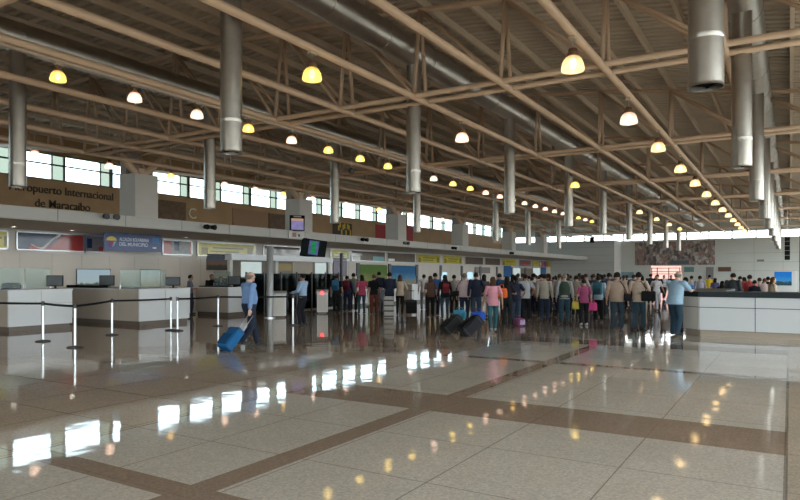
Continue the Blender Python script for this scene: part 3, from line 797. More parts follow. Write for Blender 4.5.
# dark machines inside
for i, (yy, label) in enumerate([(21.0, 'large dark scanner behind the glass partition, left one'), (23.6, 'large dark scanner behind the glass partition, right one')]):
    t = thing('baggage_scanner', label, 'baggage scanner', (-21.6, yy, 0))
    MB().rbox((0, 0, .85), (1.6, 1.4, 1.3), .06).build('housing', DGREY, t)
    MB().box((0, 0, .16), (2.6, .9, .3)).build('conveyor', DARK, t)
    MB().rbox((.82, 0, .9), (.04, .8, .6), .01).build('tunnel_curtain', RUB, t)
p = ground(270, 318)
t = thing('steel_post', 'tall grey steel post left of the white podium at the gate', 'post', (p.x, p.y, 0))
MB().lathe([(.15, 0), (.15, .02), (.13, .03), (.13, 2.72), (.10, 2.76)], 18).build('shaft', mat('grey_post', (.30, .30, .30), .4, .3), t, 'auto')
MB().lathe([(.2, 0), (.2, .03), (.15, .035)], 18).build('base_ring', ALU, t, 'auto')
def podium(u, v, w, label, red=False):
    p = ground(u, v); t = thing('podium', label, 'podium', (p.x, p.y, 0), heading(u, 0))
    MB().rbox((0, 0, .50), (w, .45, .86), .012).build('cabinet', WHITE_LIFT, t)
    MB().box((0, .01, .035), (w - .08, .36, .07)).build('plinth', KICK, t)
    M = Matrix.Translation((0, 0, .96)) @ Matrix.Rotation(math.radians(10), 4, 'X')
    MB().rbox((0, 0, 0), (w + .04, .48, .05), .01, M).build('slanted_top', FASC, t)
    MB().box((0, -.228, .45), (w - .1, .006, .7)).build('door_panel', WALLW, t)
    if red: MB().ell((-.02, -.24, .90), (.09, .05, .09), 12, 8).build('red_lamp', emit('red_signal', (1, .10, .10), .9), t, True)
podium(279.5, 317.3, .5, 'white podium beside the tall grey post at the gate')
podium(322.5, 313.5, .46, 'white podium with a red light right of the guard', True)
# tall dark post by the queue
p = at_X(341.5, -19.2)
t = thing('sign_post', 'tall dark slim post between the gate and the queue', 'post', (p.x, p.y, 0))
MB().b2((-.06, -.06, .02), (.06, .06, 2.75)).build('shaft', DGREY, t); MB().b2((-.2, -.2, 0), (.2, .2, .03)).build('foot_plate', DGREY, t)

# ------------------------------------------------------------------ stanchions with belts
def stanchion(u, vb, label, to=None, ht=1.0):
    p = ground(u, vb)
    t = thing('belt_stanchion', label, 'belt stanchion', p, 0, 'belt stanchions before the counters')
    MB().lathe([(.175, 0), (.175, .012), (.15, .028), (.05, .04), (.035, .05)], 20).build('base', DGREY, t, 'auto')
    MB().tube([(0, 0, .04), (0, 0, ht - .1)], .032, 14).build('post', ALU, t, 'auto')
    MB().lathe([(.036, ht - .11), (.04, ht - .1), (.04, ht - .01), (.03, ht)], 14).build('belt_head', DGREY, t, 'auto')
    if to is not None:
        d = to - p; n = 8; mb = MB(); vs = []
        for i in range(n + 1):
            q = i / n; sag = -.012 * 4 * q * (1 - q)
            nx = Vector((-d.y, d.x, 0)).normalized() * .002
            for zz in (ht - .085, ht - .03):
                vs += [d * q + nx + Vector((0, 0, zz + sag)), d * q - nx + Vector((0, 0, zz + sag))]
        fs = []
        for i in range(n):
            a, b = 4 * i, 4 * (i + 1)
            fs += [(a, b, b + 2, a + 2), (a + 1, a + 3, b + 3, b + 1), (a, a + 1, b + 1, b), (a + 2, b + 2, b + 3, a + 3)]
        fs += [(0, 2, 3, 1), (4 * n, 4 * n + 1, 4 * n + 3, 4 * n + 2)]
        mb.add(vs, fs); mb.build('belt', DARK, t)
SP = [(43, 341.5, 'leftmost'), (75, 347.5, 'nearest and second'), (112, 335, 'third'), (171, 330.5, 'left one of a close pair'), (177.5, 331, 'right one of a close pair'), (218, 326, 'one left of the walking man'), (293, 325.3, 'one beside the guard')]
G = [ground(u, v) for u, v, _ in SP]
stanchion(43, 341.5, 'chrome rope post with black belt, leftmost of the row', G[1])
stanchion(75, 347.5, 'chrome rope post with black belt, nearest the camera', G[2])
stanchion(112, 335, 'chrome rope post before the tan counter return', G[3])
stanchion(171, 330.5, 'chrome rope post, left one of the close pair', None)
stanchion(177.5, 331, 'chrome rope post, right one of the close pair', G[5])
stanchion(218, 326, 'chrome rope post just left of the walking man', G[6])
stanchion(293, 325.3, 'pale rope post beside the guard at the gate', None)
stanchion(-30, 338, 'rope post beyond the left edge feeding a belt', G[0])

# ------------------------------------------------------------------ right information counter
def info_desk():
    x0, y0 = -2.1, 19.0; cut = .45; d = .95; h = 1.06; x1 = 4.6; y1 = 24.0
    t = thing('information_counter', 'long white service counter with dark granite top at the right', 'counter', (0, 0, 0))
    def plan(o):    # outer outline of an L, offset outwards by o
        k = o * .414
        return [(x1, y0 - o), (x0 - k, y0 - o), (x0 - cut - o, y0 + cut - k), (x0 - cut - o, y1), (x0 - cut + d + o, y1), (x0 - cut + d + o, y0 + d + o), (x1, y0 + d + o)]
    I = Matrix.Identity(4)
    T = lambda z: Matrix.Translation((0, 0, z))
    MB().prism(plan(-.07), .16, T(0)).build('plinth', mat('tan_plinth', (.30, .24, .18), .4), t)
    MB().prism(plan(-.012), h - .16, T(.16)).build('carcass', DGREY, t)
    MB().prism(plan(.045), .14, T(h)).build('worktop', STONE, t)
    def pan(x_0, x_1):
        for z0, z1 in ((.17, .77), (.79, h - .005)):
            MB().b2((x_0 + .01, y0 - .012, z0), (x_1 - .01, y0 + .01, z1)).build('front_panel', WHITE2, t)
    pan(x0, -.77); pan(-.77, .56); pan(.56, 1.9); pan(1.9, 3.25); pan(3.25, 4.58)
    M = Matrix(((-.7071, 0, -.7071, x0), (.7071, 0, -.7071, y0), (0, 1, 0, 0), (0, 0, 0, 1)))
    L = cut * 1.414
    for z0, z1 in ((.17, .77), (.79, h - .005)):
        MB().b2((.01, z0, -.008), (L - .01, z1, .012), M).build('corner_panel', WALLW, t)
    for i in range(3):
        a = y0 + cut + (y1 - y0 - cut) * i / 3; b = y0 + cut + (y1 - y0 - cut) * (i + 1) / 3
        for z0, z1 in ((.17, .77), (.79, h - .005)):
            MB().b2((x0 - cut - .012, a + .01, z0), (x0 - cut + .01, b - .01, z1)).build('side_panel', WALLW, t)
info_desk()

# ------------------------------------------------------------------ far end furnishing
def mural():
    m, nt, out = nodes('mural_print'); L = nt.links.new
    tc = nt.nodes.new('ShaderNodeTexCoord'); mp = nt.nodes.new('ShaderNodeMapping'); mp.inputs['Scale'].default_value = (1.6, 1, 1.2); L(tc.outputs['Object'], mp.inputs[0])
    v = nt.nodes.new('ShaderNodeTexVoronoi'); v.inputs['Scale'].default_value = 1.5; L(mp.outputs[0], v.inputs['Vector'])
    n = nt.nodes.new('ShaderNodeTexNoise'); n.inputs['Scale'].default_value = 2.2; n.inputs['Detail'].default_value = 4; L(mp.outputs[0], n.inputs['Vector'])
    mx = nt.nodes.new('ShaderNodeMix'); mx.data_type = 'FLOAT'; mx.inputs[0].default_value = .55
    sp = nt.nodes.new('ShaderNodeSeparateColor'); L(v.outputs['Color'], sp.inputs[0]); L(sp.outputs[0], mx.inputs[2]); L(n.outputs['Fac'], mx.inputs[3])
    r = nt.nodes.new('ShaderNodeValToRGB'); e = r.color_ramp.elements
    e[0].position = .2; e[0].color = (.06, .055, .06, 1); e[1].position = .85; e[1].color = (.62, .60, .56, 1)
    for p_, c in ((.36, (.15, .13, .13)), (.46, (.34, .30, .27)), (.52, (.33, .15, .12)), (.6, (.24, .21, .19)), (.7, (.48, .45, .42))):
        q = e.new(p_); q.color = (*c, 1)
    L(mx.outputs[0], r.inputs[0]); b = nt.nodes.new('ShaderNodeBsdfPrincipled'); b.inputs['Roughness'].default_value = .6; L(r.outputs[0], b.inputs['Base Color'])
    L(b.outputs[0], out.inputs['Surface'])
    a, b = at_Y(635, Y1), at_Y(715, Y1); c = at_Y(675, Y1)
    return tag(MB().b2((a.x, Y1 - .06, z_at(265, c)), (b.x, Y1, z_at(241.5, c))).build('mural', m), 'large collage mural of dim figures high on the far wall', 'mural')
mural()
def back_panel(u0, u1, v0, v1, m, name, label, cat, Y=Y1 - .12, d=.1):
    a, b = at_Y(u0, Y), at_Y(u1, Y); c = at_Y((u0 + u1) / 2, Y)
    return tag(MB().b2((a.x, Y, z_at(v1, c)), (b.x, Y + d, z_at(v0, c))).build(name, m), label, cat)
o = back_panel(651, 681, 266, 285, emit('shop_glow', (1.0, .60, .52), .5, .25, 1.), 'shop_front', 'glowing pink white shop front below the mural', 'shop front')
c = at_Y(666, Y1); fr = MB()
for u in (652, 657.5, 669, 680): fr.b2((at_Y(u, Y1).x - .05, Y1 - .2, .5), (at_Y(u, Y1).x + .05, Y1 - .1, 2.6))
for z in (1.75, 2.05, 2.5): fr.b2((at_Y(651, Y1).x, Y1 - .2, z), (at_Y(681, Y1).x, Y1 - .1, z + .07))
fr.build('frame', mat('red_frame', (.35, .08, .06), .5), o)
o = back_panel(670, 689, 260.5, 264.5, mat('slate_sign', (.10, .13, .16), .5), 'sign_board', 'dark slate sign strip across the bottom of the mural', 'sign', Y=Y1 - .22)
o = back_panel(684, 694, 267, 272, mat('teal_board', (.14, .26, .26), .5), 'sign_board', 'small teal board right of the glowing shop front', 'sign')
back_panel(620, 634, 272, 278, mat('blue_grey_board', (.2, .32, .38), .4), 'sign_board', 'pale blue board left of the glowing shop front', 'sign')
back_panel(718, 731, 267, 271.5, mat('brown_sign', (.14, .07, .04), .5), 'sign_board', 'small brown sign on the white far wall', 'sign')
back_panel(706, 713.5, 267, 290, GREYP, 'door_leaf', 'grey door in the far wall below the mural end', 'door')
# upper boards on the white wall
back_panel(757, 764, 259.5, 261.5, GREYP, 'wall_mark', 'small grey emblem plate on the white far wall', 'plate')
# blue display cabinet
p = at_Y(783, 42)
t = thing('display_cabinet', 'white display cabinet with a blue backlit picture behind the counter', 'display cabinet', (p.x, p.y, 0), heading(783, 0))
MB().rbox((.12, .2, .95), (1.1, .4, 1.86), .02).build('cabinet', WHITE_LIFT, t)
MB().box((0, -.01, 1.45), (.84, .02, .78)).build('screen', sky_pic('blue_display', (.02, .16, .5), (.05, .25, .5), (.03, .07, .08), .4), t)
# hanging loudspeaker column
p = at_D(787.3, 38.5); zt = z_at(236.5, p); zb_ = z_at(260, p)
t = thing('hanging_loudspeaker', 'black line of loudspeakers hanging near the right edge', 'loudspeaker', (p.x, p.y, zb_), heading(787, 0))
hh = (zt - zb_) / 5
for i in range(5): MB().rbox((0, 0, hh * (i + .5)), (.28, .26, hh - .02), .015).build('speaker_box', DARK, t)
MB().tube([(0, 0, zt - zb_ - .02), (0, 0, 6.5 - zb_)], .012, 6).build('cable', ALU, t)
# right column
t = thing('column', 'slender right edge column, dark clad below and pale above', 'column', (.62, 30, 0))
MB().rbox((0, 0, 1.63), (.6, .6, 3.26), .02).build('dark_cladding', mat('dark_taupe_cladding', (.11, .10, .085), .5), t)
MB().b2((-.22, -.22, 3.26), (.26, .22, 7.3)).build('upper_shaft', CONC, t)
# dome camera on a rod
p = at_D(351.3, 23.4); z = z_at(171, p)
t = thing('dome_camera', 'dark dome camera hanging on a long rod over the hall', 'camera', (p.x, p.y, z))
MB().lathe([(.0, -.1), (.07, -.09), (.11, -.03), (.115, .03), (.09, .08), (.03, .12)], 14, cap=False).build('dome', DGREY, t, True)
MB().tube([(0, 0, .1), (0, 0, ZC - z)], .014, 6).build('rod', ALU, t)
t = thing('projector_box', 'black double box hanging beside the far grey wall', 'camera', at_D(592, 52) + Vector((0, 0, z_at(240, at_D(592, 52)))))
MB().rbox((0, 0, 0), (.3, .3, .45), .02).build('casing', DARK, t); MB().tube([(0, 0, .2), (0, 0, 6.5 - t.location.z)], .012, 6).build('rod', ALU, t)

# ------------------------------------------------------------------ people
def remesh(mb, name, vox, it=3):
    me = mb.mesh(name, None); o = bpy.data.objects.new('t', me); COL.objects.link(o)
    md = o.modifiers.new('r', 'REMESH'); md.mode = 'VOXEL'; md.voxel_size = vox; md.use_smooth_shade = True
    dg = bpy.context.evaluated_depsgraph_get(); out = bpy.data.meshes.new_from_object(o.evaluated_get(dg))
    bpy.data.objects.remove(o); bpy.data.meshes.remove(me)
    bm = bmesh.new(); bm.from_mesh(out)
    for _ in range(it): bmesh.ops.smooth_vert(bm, verts=bm.verts, factor=.5, use_axis_x=True, use_axis_y=True, use_axis_z=True)
    bm.to_mesh(out); bm.free(); out.name = name
    out.polygons.foreach_set('use_smooth', [True] * len(out.polygons))
    out.materials.clear(); out.materials.append(SKIN[0]); return out
def ik(a, c, l1, l2, hint):
    a, c = Vector(a), Vector(c); d = c - a; L = min(d.length, (l1 + l2) * .995); n = d.normalized(); c = a + n * L
    x = (l1 * l1 - l2 * l2 + L * L) / (2 * L); h = math.sqrt(max(0, l1 * l1 - x * x))
    hv = Vector(hint); hv = (hv - n * hv.dot(n)).normalized()
    return a + n * x + hv * h, c
SKIN = [mat('skin_tan', (.36, .20, .13), .55, 0, .06, 9.), mat('skin_brown', (.24, .125, .08), .55, 0, .06, 9.), mat('skin_light', (.47, .29, .21), .55, 0, .06, 9.)]
HAIRM = {'black': mat('hair_black', (.012, .010, .009), .8, 0, .3, 30., .12), 'brown': mat('hair_brown', (.05, .028, .016), .8, 0, .3, 30., .12), 'grey': mat('hair_grey', (.16, .14, .125), .8, 0, .3, 30., .12), 'auburn': mat('hair_auburn', (.09, .04, .02), .8, 0, .3, 30., .12)}
EYE = mat('eye_dark', (.02, .015, .012), .15)
# right/left wrist and foot targets (x right, y forward)
POSES = {
 'stand': dict(rw=(.27, .03, .85), lw=(-.27, .05, .85), rf=(.10, .02), lf=(-.10, -.02)),
 'hip': dict(rw=(.25, .10, 1.0), lw=(-.27, .04, .85), rf=(.12, .03), lf=(-.09, -.05)),
 'hold': dict(rw=(.12, .30, 1.10), lw=(-.12, .32, 1.07), rf=(.10, .0), lf=(-.10, .04)),
 'bent': dict(rw=(.18, .28, 1.12), lw=(-.27, .02, .86), rf=(.09, -.05), lf=(-.11, .06)),
 'walk': dict(rw=(.26, -.12, .87), lw=(-.25, .24, .92), rf=(.08, .27), lf=(-.08, -.30)),
 'pull': dict(rw=(.27, -.13, .84), lw=(-.25, .16, .89), rf=(.09, -.24), lf=(-.08, .24)),
 'lean': dict(rw=(.14, .50, 1.20), lw=(-.16, .50, 1.20), rf=(.11, -.06), lf=(-.10, .08), tilt=.20),
}
def sk(pose, sex):
    P = dict(POSES[pose]); f = sex == 'f'
    tl = P.get('tilt', 0.)
    T = lambda x, y, z: Vector((x, y + tl * max(0, z - .95), z))
    sw = .165 if f else .19
    J = dict(T=T, sw=sw, f=f)
    for s, n in ((1, 'r'), (-1, 'l')):
        sh = T(s * sw, -.01, 1.385 if f else 1.40)
        el, wr = ik(sh, P[n + 'w'], .29, .26, (s * .5, -1, -.15)); J[n + 'a'] = (sh, el, wr)
        fx, fy = P[n + 'f']; hp = Vector((s * .088, 0, .91)); az = .085 + (.07 if fy < -.2 else 0)
        kn, an = ik(hp, (fx, fy, az), .425, .42, (s * .1, 1, 0)); J[n + 'l'] = (hp, kn, an)
    return J
def hand(mb, el, wr, s, curl=.6):
    d = (wr - el).normalized(); side = Vector((0, 1, 0)); side = (side - d * side.dot(d)).normalized()  # thumb side points forwards
    pn = d.cross(side) * s          # towards the thigh for a hanging hand
    if pn.x * s > 0: pn = -pn
    c = wr + d * .05
    R = Matrix((pn, side, d)).transposed()
    mb.ell(c, (.016, .042, .055), 10, 7, R=R)
    for i, (off, ln) in enumerate(((.031, .066), (.011, .076), (-.010, .070), (-.030, .055))):
        b = wr + d * .085 + side * off; m_ = b + d * ln * .55 + pn * ln * .12 * curl * 2; e = m_ + d * ln * .3 + pn * ln * .5 * curl
        mb.tube([wr + d * .06 + side * off * .9, b, m_, e], [.0105, .0105, .0095, .008], 7)
    tb = wr + d * .025 + side * .032
    mb.tube([wr + d * .02 + side * .015, tb + side * .012 + d * .015, tb + side * .022 + d * .05 + pn * .012], [.013, .012, .009], 7)
def body_mesh(pose, sex):
    J = sk(pose, sex); T = J['T']; mb = MB()
    hd = T(0, .03, 1.60)
    mb.ell(hd, (.074, .094, .104), 18, 12); mb.ell(hd + Vector((0, .022, -.065)), (.056, .066, .058), 16, 10)
    mb.tube([hd + Vector((0, .085, .012)), hd + Vector((0, .107, -.018))], [.009, .016], 8)
    mb.ell(hd + Vector((0, .072, .028)), (.052, .022, .012), 12, 6)
    mb.ell(hd + Vector((0, .088, -.058)), (.024, .010, .009), 10, 6)
    mb.ell(hd + Vector((0, .078, -.1)), (.022, .018, .016), 10, 6)
    for s in (-1, 1): mb.ell(hd + Vector((s * .077, -.005, -.012)), (.011, .021, .031), 8, 6)
    mb.tube([T(0, -.01, 1.40), T(0, .005, 1.50), T(0, .02, 1.56)], [.066, .054, .05], 12)
    f = J['f']
    mb.loft([(*T(0, 0, .84), .14, .10), (*T(0, 0, .93), .155 if f else .15, .11), (*T(0, 0, 1.08), .12 if f else .14, .09), (*T(0, .01, 1.25), .145 if f else .165, .11), (*T(0, 0, 1.38), .13 if f else .155, .085), (*T(0, -.01, 1.44), .07, .06)])
    for n, s in (('r', 1), ('l', -1)):
        sh, el, wr = J[n + 'a']
        k = .88 if f else 1.
        mb.ell(sh, (.052 * k, .052 * k, .055 * k), 10, 7); mb.tube([Vector((s * .10, sh.y, 1.39)), sh, sh.lerp(el, .5), el, el.lerp(wr, .3), wr], [.05 * k, .05 * k, .044 * k, .037 * k, .039 * k, .026 * k], 10)
        hand(mb, el, wr, s)
        hp, kn, an = J[n + 'l']
        mb.tube([hp + Vector((0, 0, .02)), hp.lerp(kn, .4), kn, kn.lerp(an, .3), an, an - Vector((0, 0, .03))], [.085, .075, .052, .054, .034, .036], 12)
        fy = 1
        mb.ell(an + Vector((0, .06, -.048)), (.04, .115, .034), 12, 7)
    return remesh(mb, 'body', .0095, 2)
def shirt_mesh(pose, sex, sleeve, big):
    J = sk(pose, sex); T = J['T']; f = J['f']; mb = MB(); g = 1 + .16 * big
    hem = .83 if sleeve != 'tucked' else .95
    secs = [(*T(0, 0, hem), .178 if f else .178 * g, .132 + .03 * big), (*T(0, 0, .93), .176 if f else .172 * g, .13 + .035 * big), (*T(0, .02 * big, 1.08), .14 if f else .16 * g, .105 + .05 * big), (*T(0, .012, 1.25), .162 if f else .182 * (1 + .06 * big), .128), (*T(0, 0, 1.385), .15 if f else .172, .10), (*T(0, -.008, 1.445), .095, .075), (*T(0, 0, 1.475), .066, .064)]
    if sleeve == 'tucked': secs = secs[1:]; secs[0] = (*T(0, 0, .955), .15 * g, .115 + .02 * big)
    mb.loft(secs, 24)
    if f: 
        for s in (-1, 1): mb.ell(T(s * .07, .10, 1.25), (.06, .05, .06), 10, 7)
    for n, s in (('r', 1), ('l', -1)):
        sh, el, wr = J[n + 'a']; k = .9 if f else 1.04
        mb.ell(sh, (.066 * k, .068 * k, .066 * k), 12, 8)
        if sleeve in ('long', 'tucked'): mb.tube([Vector((s * .09, sh.y, 1.385)), sh, sh.lerp(el, .5), el, el.lerp(wr, .5), el.lerp(wr, .97)], [.065 * k, .065 * k, .058 * k, .053 * k, .048 * k, .041 * k], 12)
        else: mb.tube([Vector((s * .09, sh.y, 1.385)), sh, sh.lerp(el, .5), sh.lerp(el, .82)], [.066 * k, .066 * k, .062 * k, .062 * k], 12)
    return remesh(mb, 'shirt', .0125, 3)
def trouser_mesh(pose, sex, kind, big):
    J = sk(pose, sex); mb = MB(); f = J['f']
    mb.loft([(0, 0, .80, .14, .11), (0, 0, .86, .165, .124), (0, 0, .95, .158 + .02 * big, .118 + .03 * big), (0, 0, 1.0, .146 + .03 * big, .11 + .03 * big)], 24)
    for n, s in (('r', 1), ('l', -1)):
        hp, kn, an = J[n + 'l']; e = .86 if kind != 'slim' else .0
        if kind == 'shorts': mb.tube([hp, hp.lerp(kn, .4), hp.lerp(kn, .62)], [.098, .09, .088], 14)
        elif kind == 'slim': mb.tube([hp, hp.lerp(kn, .4), kn, kn.lerp(an, .3), an - Vector((0, 0, .0))], [.095, .084, .061, .06, .047], 14)
        else: mb.tube([hp, hp.lerp(kn, .4), kn, kn.lerp(an, .3), an - Vector((0, 0, .035))], [.10, .092, .073, .07, .062], 14)
    return remesh(mb, 'trousers', .0125, 3)
def shoe_mesh(pose, sex, side):
    J = sk(pose, sex); an = J[side + 'l'][2]; mb = MB()
    mb.ell(an + Vector((0, .075, -.042)), (.048, .13, .043), 14, 8); mb.ell(an + Vector((0, -.015, -.02)), (.045, .055, .055), 12, 8)
    me = mb.mesh('shoe', DARK, True)
    for v in me.vertices:
        if v.co.z < an.z - .078: v.co.z = an.z - .078
    return me
def hair_mesh(style, tilt):
    hd = Vector((0, .03 + tilt * .65, 1.60)); mb = MB()
    mb.ell((0, 0, 0), (.087, .106, .112), 28, 20)
    for v in mb.v:
        face = v.y > .03 and v.z < .058 + .0 * v.y
        low = v.z < (-.055 if style == 'short' else -.075)
        side = abs(v.x) > .05 and v.z < -.02 and v.y > -.02
        top = style == 'bald' and v.z > .022
        if face or low or side or top: v *= .72
        v += Vector((0, -.006, .010))
    if style == 'long':
        mb.loft([(0, -.035, .03, .08, .066), (0, -.05, -.06, .088, .06), (0, -.065, -.15, .092, .05), (0, -.075, -.24, .085, .04), (0, -.075, -.29, .05, .02)], 16)
    if style == 'bun': mb.ell((0, -.125, .035), (.045, .04, .045), 12, 8)
    if style == 'tail': mb.tube([(0, -.10, .05), (0, -.145, .0), (0, -.14, -.10), (0, -.125, -.2)], [.03, .035, .03, .012], 10)
    for i in range(len(mb.v)): mb.v[i] = mb.v[i] + hd
    return mb.mesh('hair', HAIRM['black'], True)
CACHE = {}
def cached(key, fn):
    if key not in CACHE: CACHE[key] = fn()
    return CACHE[key]
def paint(o, m):
    o.material_slots[0].link = 'OBJECT'; o.material_slots[0].material = m
def person(label, loc, rz, pose='stand', sex='m', hair='short', hc='black', shirt=(.3, .3, .3), sleeve='short', pants=(.03, .04, .07), H=1.70, kind='straight', shoes=(.015, .013, .012), skin=0, big=0, eyes=False, group=None, vest=None):
    t = thing('person', label, 'person', loc, rz, group); s = H / 1.715; t.scale = (s * (1.05 + .07 * big), s * (1.05 + .07 * big), s)
    tilt = POSES[pose].get('tilt', 0.)
    paint(link('body', cached(('b', pose, sex), lambda: body_mesh(pose, sex)), t), SKIN[skin])
    paint(link('shirt', cached(('s', pose, sex, sleeve, big), lambda: shirt_mesh(pose, sex, sleeve, big)), t), cloth(shirt))
    paint(link('trousers', cached(('t', pose, sex, kind, big), lambda: trouser_mesh(pose, sex, kind, big)), t), cloth(pants))
    for sd in 'rl': paint(link('shoe', cached(('f', pose, sex, sd), lambda: shoe_mesh(pose, sex, sd)), t), mat('shoe_%d' % int(shoes[0] * 1000), shoes, .4))
    paint(link('hair', cached(('h', hair, tilt), lambda: hair_mesh(hair, tilt)), t), HAIRM[hc])
    if vest:
        def vm():
            J = sk(pose, sex); T = J['T']; mb = MB()
            mb.loft([(*T(0, 0, .86), .178, .134), (*T(0, .01, 1.08), .172, .122), (*T(0, .012, 1.25), .194, .14), (*T(0, 0, 1.385), .165, .112), (*T(0, -.008, 1.44), .11, .085)], 24)
            return remesh(mb, 'vest', .0125, 3)
        paint(link('vest', cached(('v', pose, sex), vm), t), cloth(vest))
    if eyes:
        for sx in (-1, 1): MB().ell((sx * .031, .03 + tilt * .65 + .080, 1.612), (.013, .010, .009), 8, 6).build('eye', EYE, t, True)
    return t
def on_person(t, p): return Matrix.Translation(t.location) @ Matrix.Rotation(t.rotation_euler.z, 4, 'Z') @ Vector((p[0] * t.scale.x, p[1] * t.scale.y, p[2] * t.scale.z))

# bags
def backpack(t, c, label, w=.30, h=.44):
    p = on_person(t, (0, -.205, 1.02)); b = thing('backpack', label, 'backpack', p, t.rotation_euler.z)
    m = cloth(c); dk = cloth(tuple(x * .5 for x in c))
    MB().rbox((0, 0, h / 2), (w, .17, h), .05, seg=3).build('main_bag', m, b, True)
    MB().rbox((0, -.105, .14), (w * .8, .07, .2), .03, seg=3).build('front_pocket', dk, b, True)
    for s in (-1, 1):
        MB().tube([(s * .09, .08, .06), (s * .155, .20, .12), (s * .125, .335, .26), (s * .10, .33, .38), (s * .095, .20, .47), (s * .085, .06, .40)], .016, 8).build('strap', dk, b, True)
    MB().tube([(-.04, .03, h), (-.03, .03, h + .04), (.03, .03, h + .04), (.04, .03, h)], .01, 6).build('top_loop', dk, b, True)
    return b
def shoulder_bag(t, c, label, side=1, size=(.30, .13, .26)):
    p = on_person(t, (side * .27, -.10, .86)); b = thing('shoulder_bag', label, 'bag', p, t.rotation_euler.z)
    m = cloth(c)
    MB().rbox((0, 0, size[2] / 2), size, .04, seg=3).build('main_bag', m, b, True)
    MB().rbox((0, -.07, size[2] * .68), (size[0] * .94, .025, size[2] * .5), .01).build('flap', m, b, True)
    MB().tube([(0, .04, size[2]), (-side * .09, -.05, .42), (-side * .21, -.01, .60), (-side * .30, .10, .575), (-side * .33, .20, .40), (-side * .12, .17, .2), (0, .05, .2)], .012, 8).build('strap', m, b, True)
    return b
def hand_bag(p, rz, c, label, size=(.30, .12, .28), name='tote_bag'):
    b = thing(name, label, 'bag', p, rz); m = cloth(c)
    MB().loft([(0, 0, 0, size[0] * .45, size[1] * .45), (0, 0, .05, size[0] * .52, size[1] * .55), (0, 0, size[2] * .7, size[0] * .5, size[1] * .5), (0, 0, size[2], size[0] * .42, size[1] * .2)], 16).build('main_bag', m, b, True)
    for s in (-1, 1): MB().tube([(-.07, s * .02, size[2] * .95), (-.04, s * .015, size[2] + .12), (.04, s * .015, size[2] + .12), (.07, s * .02, size[2] * .95)], .007, 6).build('handle', m, b, True)
    return b
def suitcase(p, rz, c, label, w=.40, h=.58, d=.24, pitch=0., handle=.42, lying=False):
    """wheels at the bottom, handle on top; pitch tips it backwards about the wheels (local -y)"""
    b = thing('suitcase', label, 'suitcase', p, rz); m = cloth(c) if not isinstance(c, str) else MATS[c]
    M = Matrix.Translation((0, 0, .035)) @ Matrix.Rotation(pitch, 4, 'X')
    MB().rbox((0, 0, .03 + h / 2), (w, d, h), .045, M, 3).build('shell', m, b, True)
    MB().rbox((0, -d / 2 - .02, .03 + h * .35), (w * .82, .05, h * .5), .02, M, 2).build('front_pocket', cloth(tuple(x * .55 for x in (c if not isinstance(c, str) else (.05, .05, .05)))), b, True)
    zp = MB(); 
    for zz in (.03 + h * .12, .03 + h * .88): zp.rbox((0, 0, zz), (w + .012, d + .012, .014), .005, M)
    zp.build('trim_bands', DGREY, b)
    for s in (-1, 1):
        MB().tube([M @ Vector((s * w * .42 - .015, d * .32, 0)), M @ Vector((s * w * .42 + .015, d * .32, 0))], .034, 12).build('wheel', RUB, b, True)
    if handle:
        hb = MB()
        for s in (-1, 1): hb.tube([M @ Vector((s * .09, d * .36, h - .05)), M @ Vector((s * .09, d * .36, h + handle))], .008, 6)
        hb.build('handle_rods', ALU, b, True)
        MB().tube([M @ Vector((-.11, d * .36, h + handle)), M @ Vector((.11, d * .36, h + handle))], .014, 8).build('handle_grip', RUB, b, True)
    MB().tube([M @ Vector((-.08, 0, h + .02)), M @ Vector((-.06, 0, h + .06)), M @ Vector((.06, 0, h + .06)), M @ Vector((.08, 0, h + .02))], .012, 8).build('carry_handle', RUB, b, True)
    return b

LB, NV, BK, JN, TL = (.20, .31, .52), (.015, .018, .034), (.010, .010, .011), (.026, .042, .068), (.025, .065, .085)
BG, WH, GR = (.36, .29, .23), (.52, .51, .50), (.20, .20, .21)
PPL = []; PPLL = []
def P(u, v, face, label, D=None, **k):
    p = at_D(u, D) if D else ground(u, v)
    for o_, l_ in zip(PPL, PPLL):
        if (p - o_).length < .46: print('CLOSE', round((p - o_).length, 2), label, '|', l_)
    PPL.append(p); PPLL.append(label)
    return person(label, p, heading(u, face), **k)
# --- the traveller with the blue suitcase
man = P(249, 347, 62, 'grey-haired man in light blue shirt walking and pulling a blue suitcase', pose='pull', hair='bald', hc='grey', shirt=(.16, .26, .46), sleeve='tucked', pants=(.016, .022, .04), H=1.73, skin=2, big=1, eyes=True)
# the wrist of his pulling hand
rw = sk('pull', 'm')['ra'][2]; hw = on_person(man, rw + Vector((0, -.02, -.08)))
foot = ground(223, 351.5); dv = foot - Vector((hw.x, hw.y, 0)); dist = dv.length
ht, dd = .54, .21
rzs = math.atan2(dv.y, dv.x) + PI / 2      # local -y points away from the man
pl = math.atan2(hw.z - .035, dist)
# leaning: the handle end leans towards the man (local +y)
sc = suitcase((foot.x, foot.y, 0), rzs, (.012, .10, .25), 'bright blue wheeled suitcase tilted behind the walking man', w=.38, h=ht, d=dd, pitch=-(PI / 2 - pl), handle=max(.15, math.hypot(dist, hw.z - .035) - ht + .0))
P(303, 325, -62, 'guard in light blue shirt and dark trousers standing at the security gate', pose='hold', hair='short', hc='black', shirt=(.26, .36, .50), sleeve='tucked', pants=(.012, .013, .018), H=1.70, skin=1, eyes=True)
P(190, 0, 80, 'staff member in grey shirt behind the low tan counter, seen sideways', D=26.6, pose='bent', shirt=(.13, .15, .19), H=1.66, eyes=True)
P(211.5, 0, 170, 'staff member in black standing behind the dark topped counter, left one', D=28.2, pose='hold', shirt=BK, H=1.68, eyes=True)
P(220.5, 0, 160, 'long-haired woman in blue behind the dark topped counter, right of her colleague', D=28.0, pose='hold', sex='f', hair='long', shirt=(.06, .12, .2), H=1.58, eyes=True)
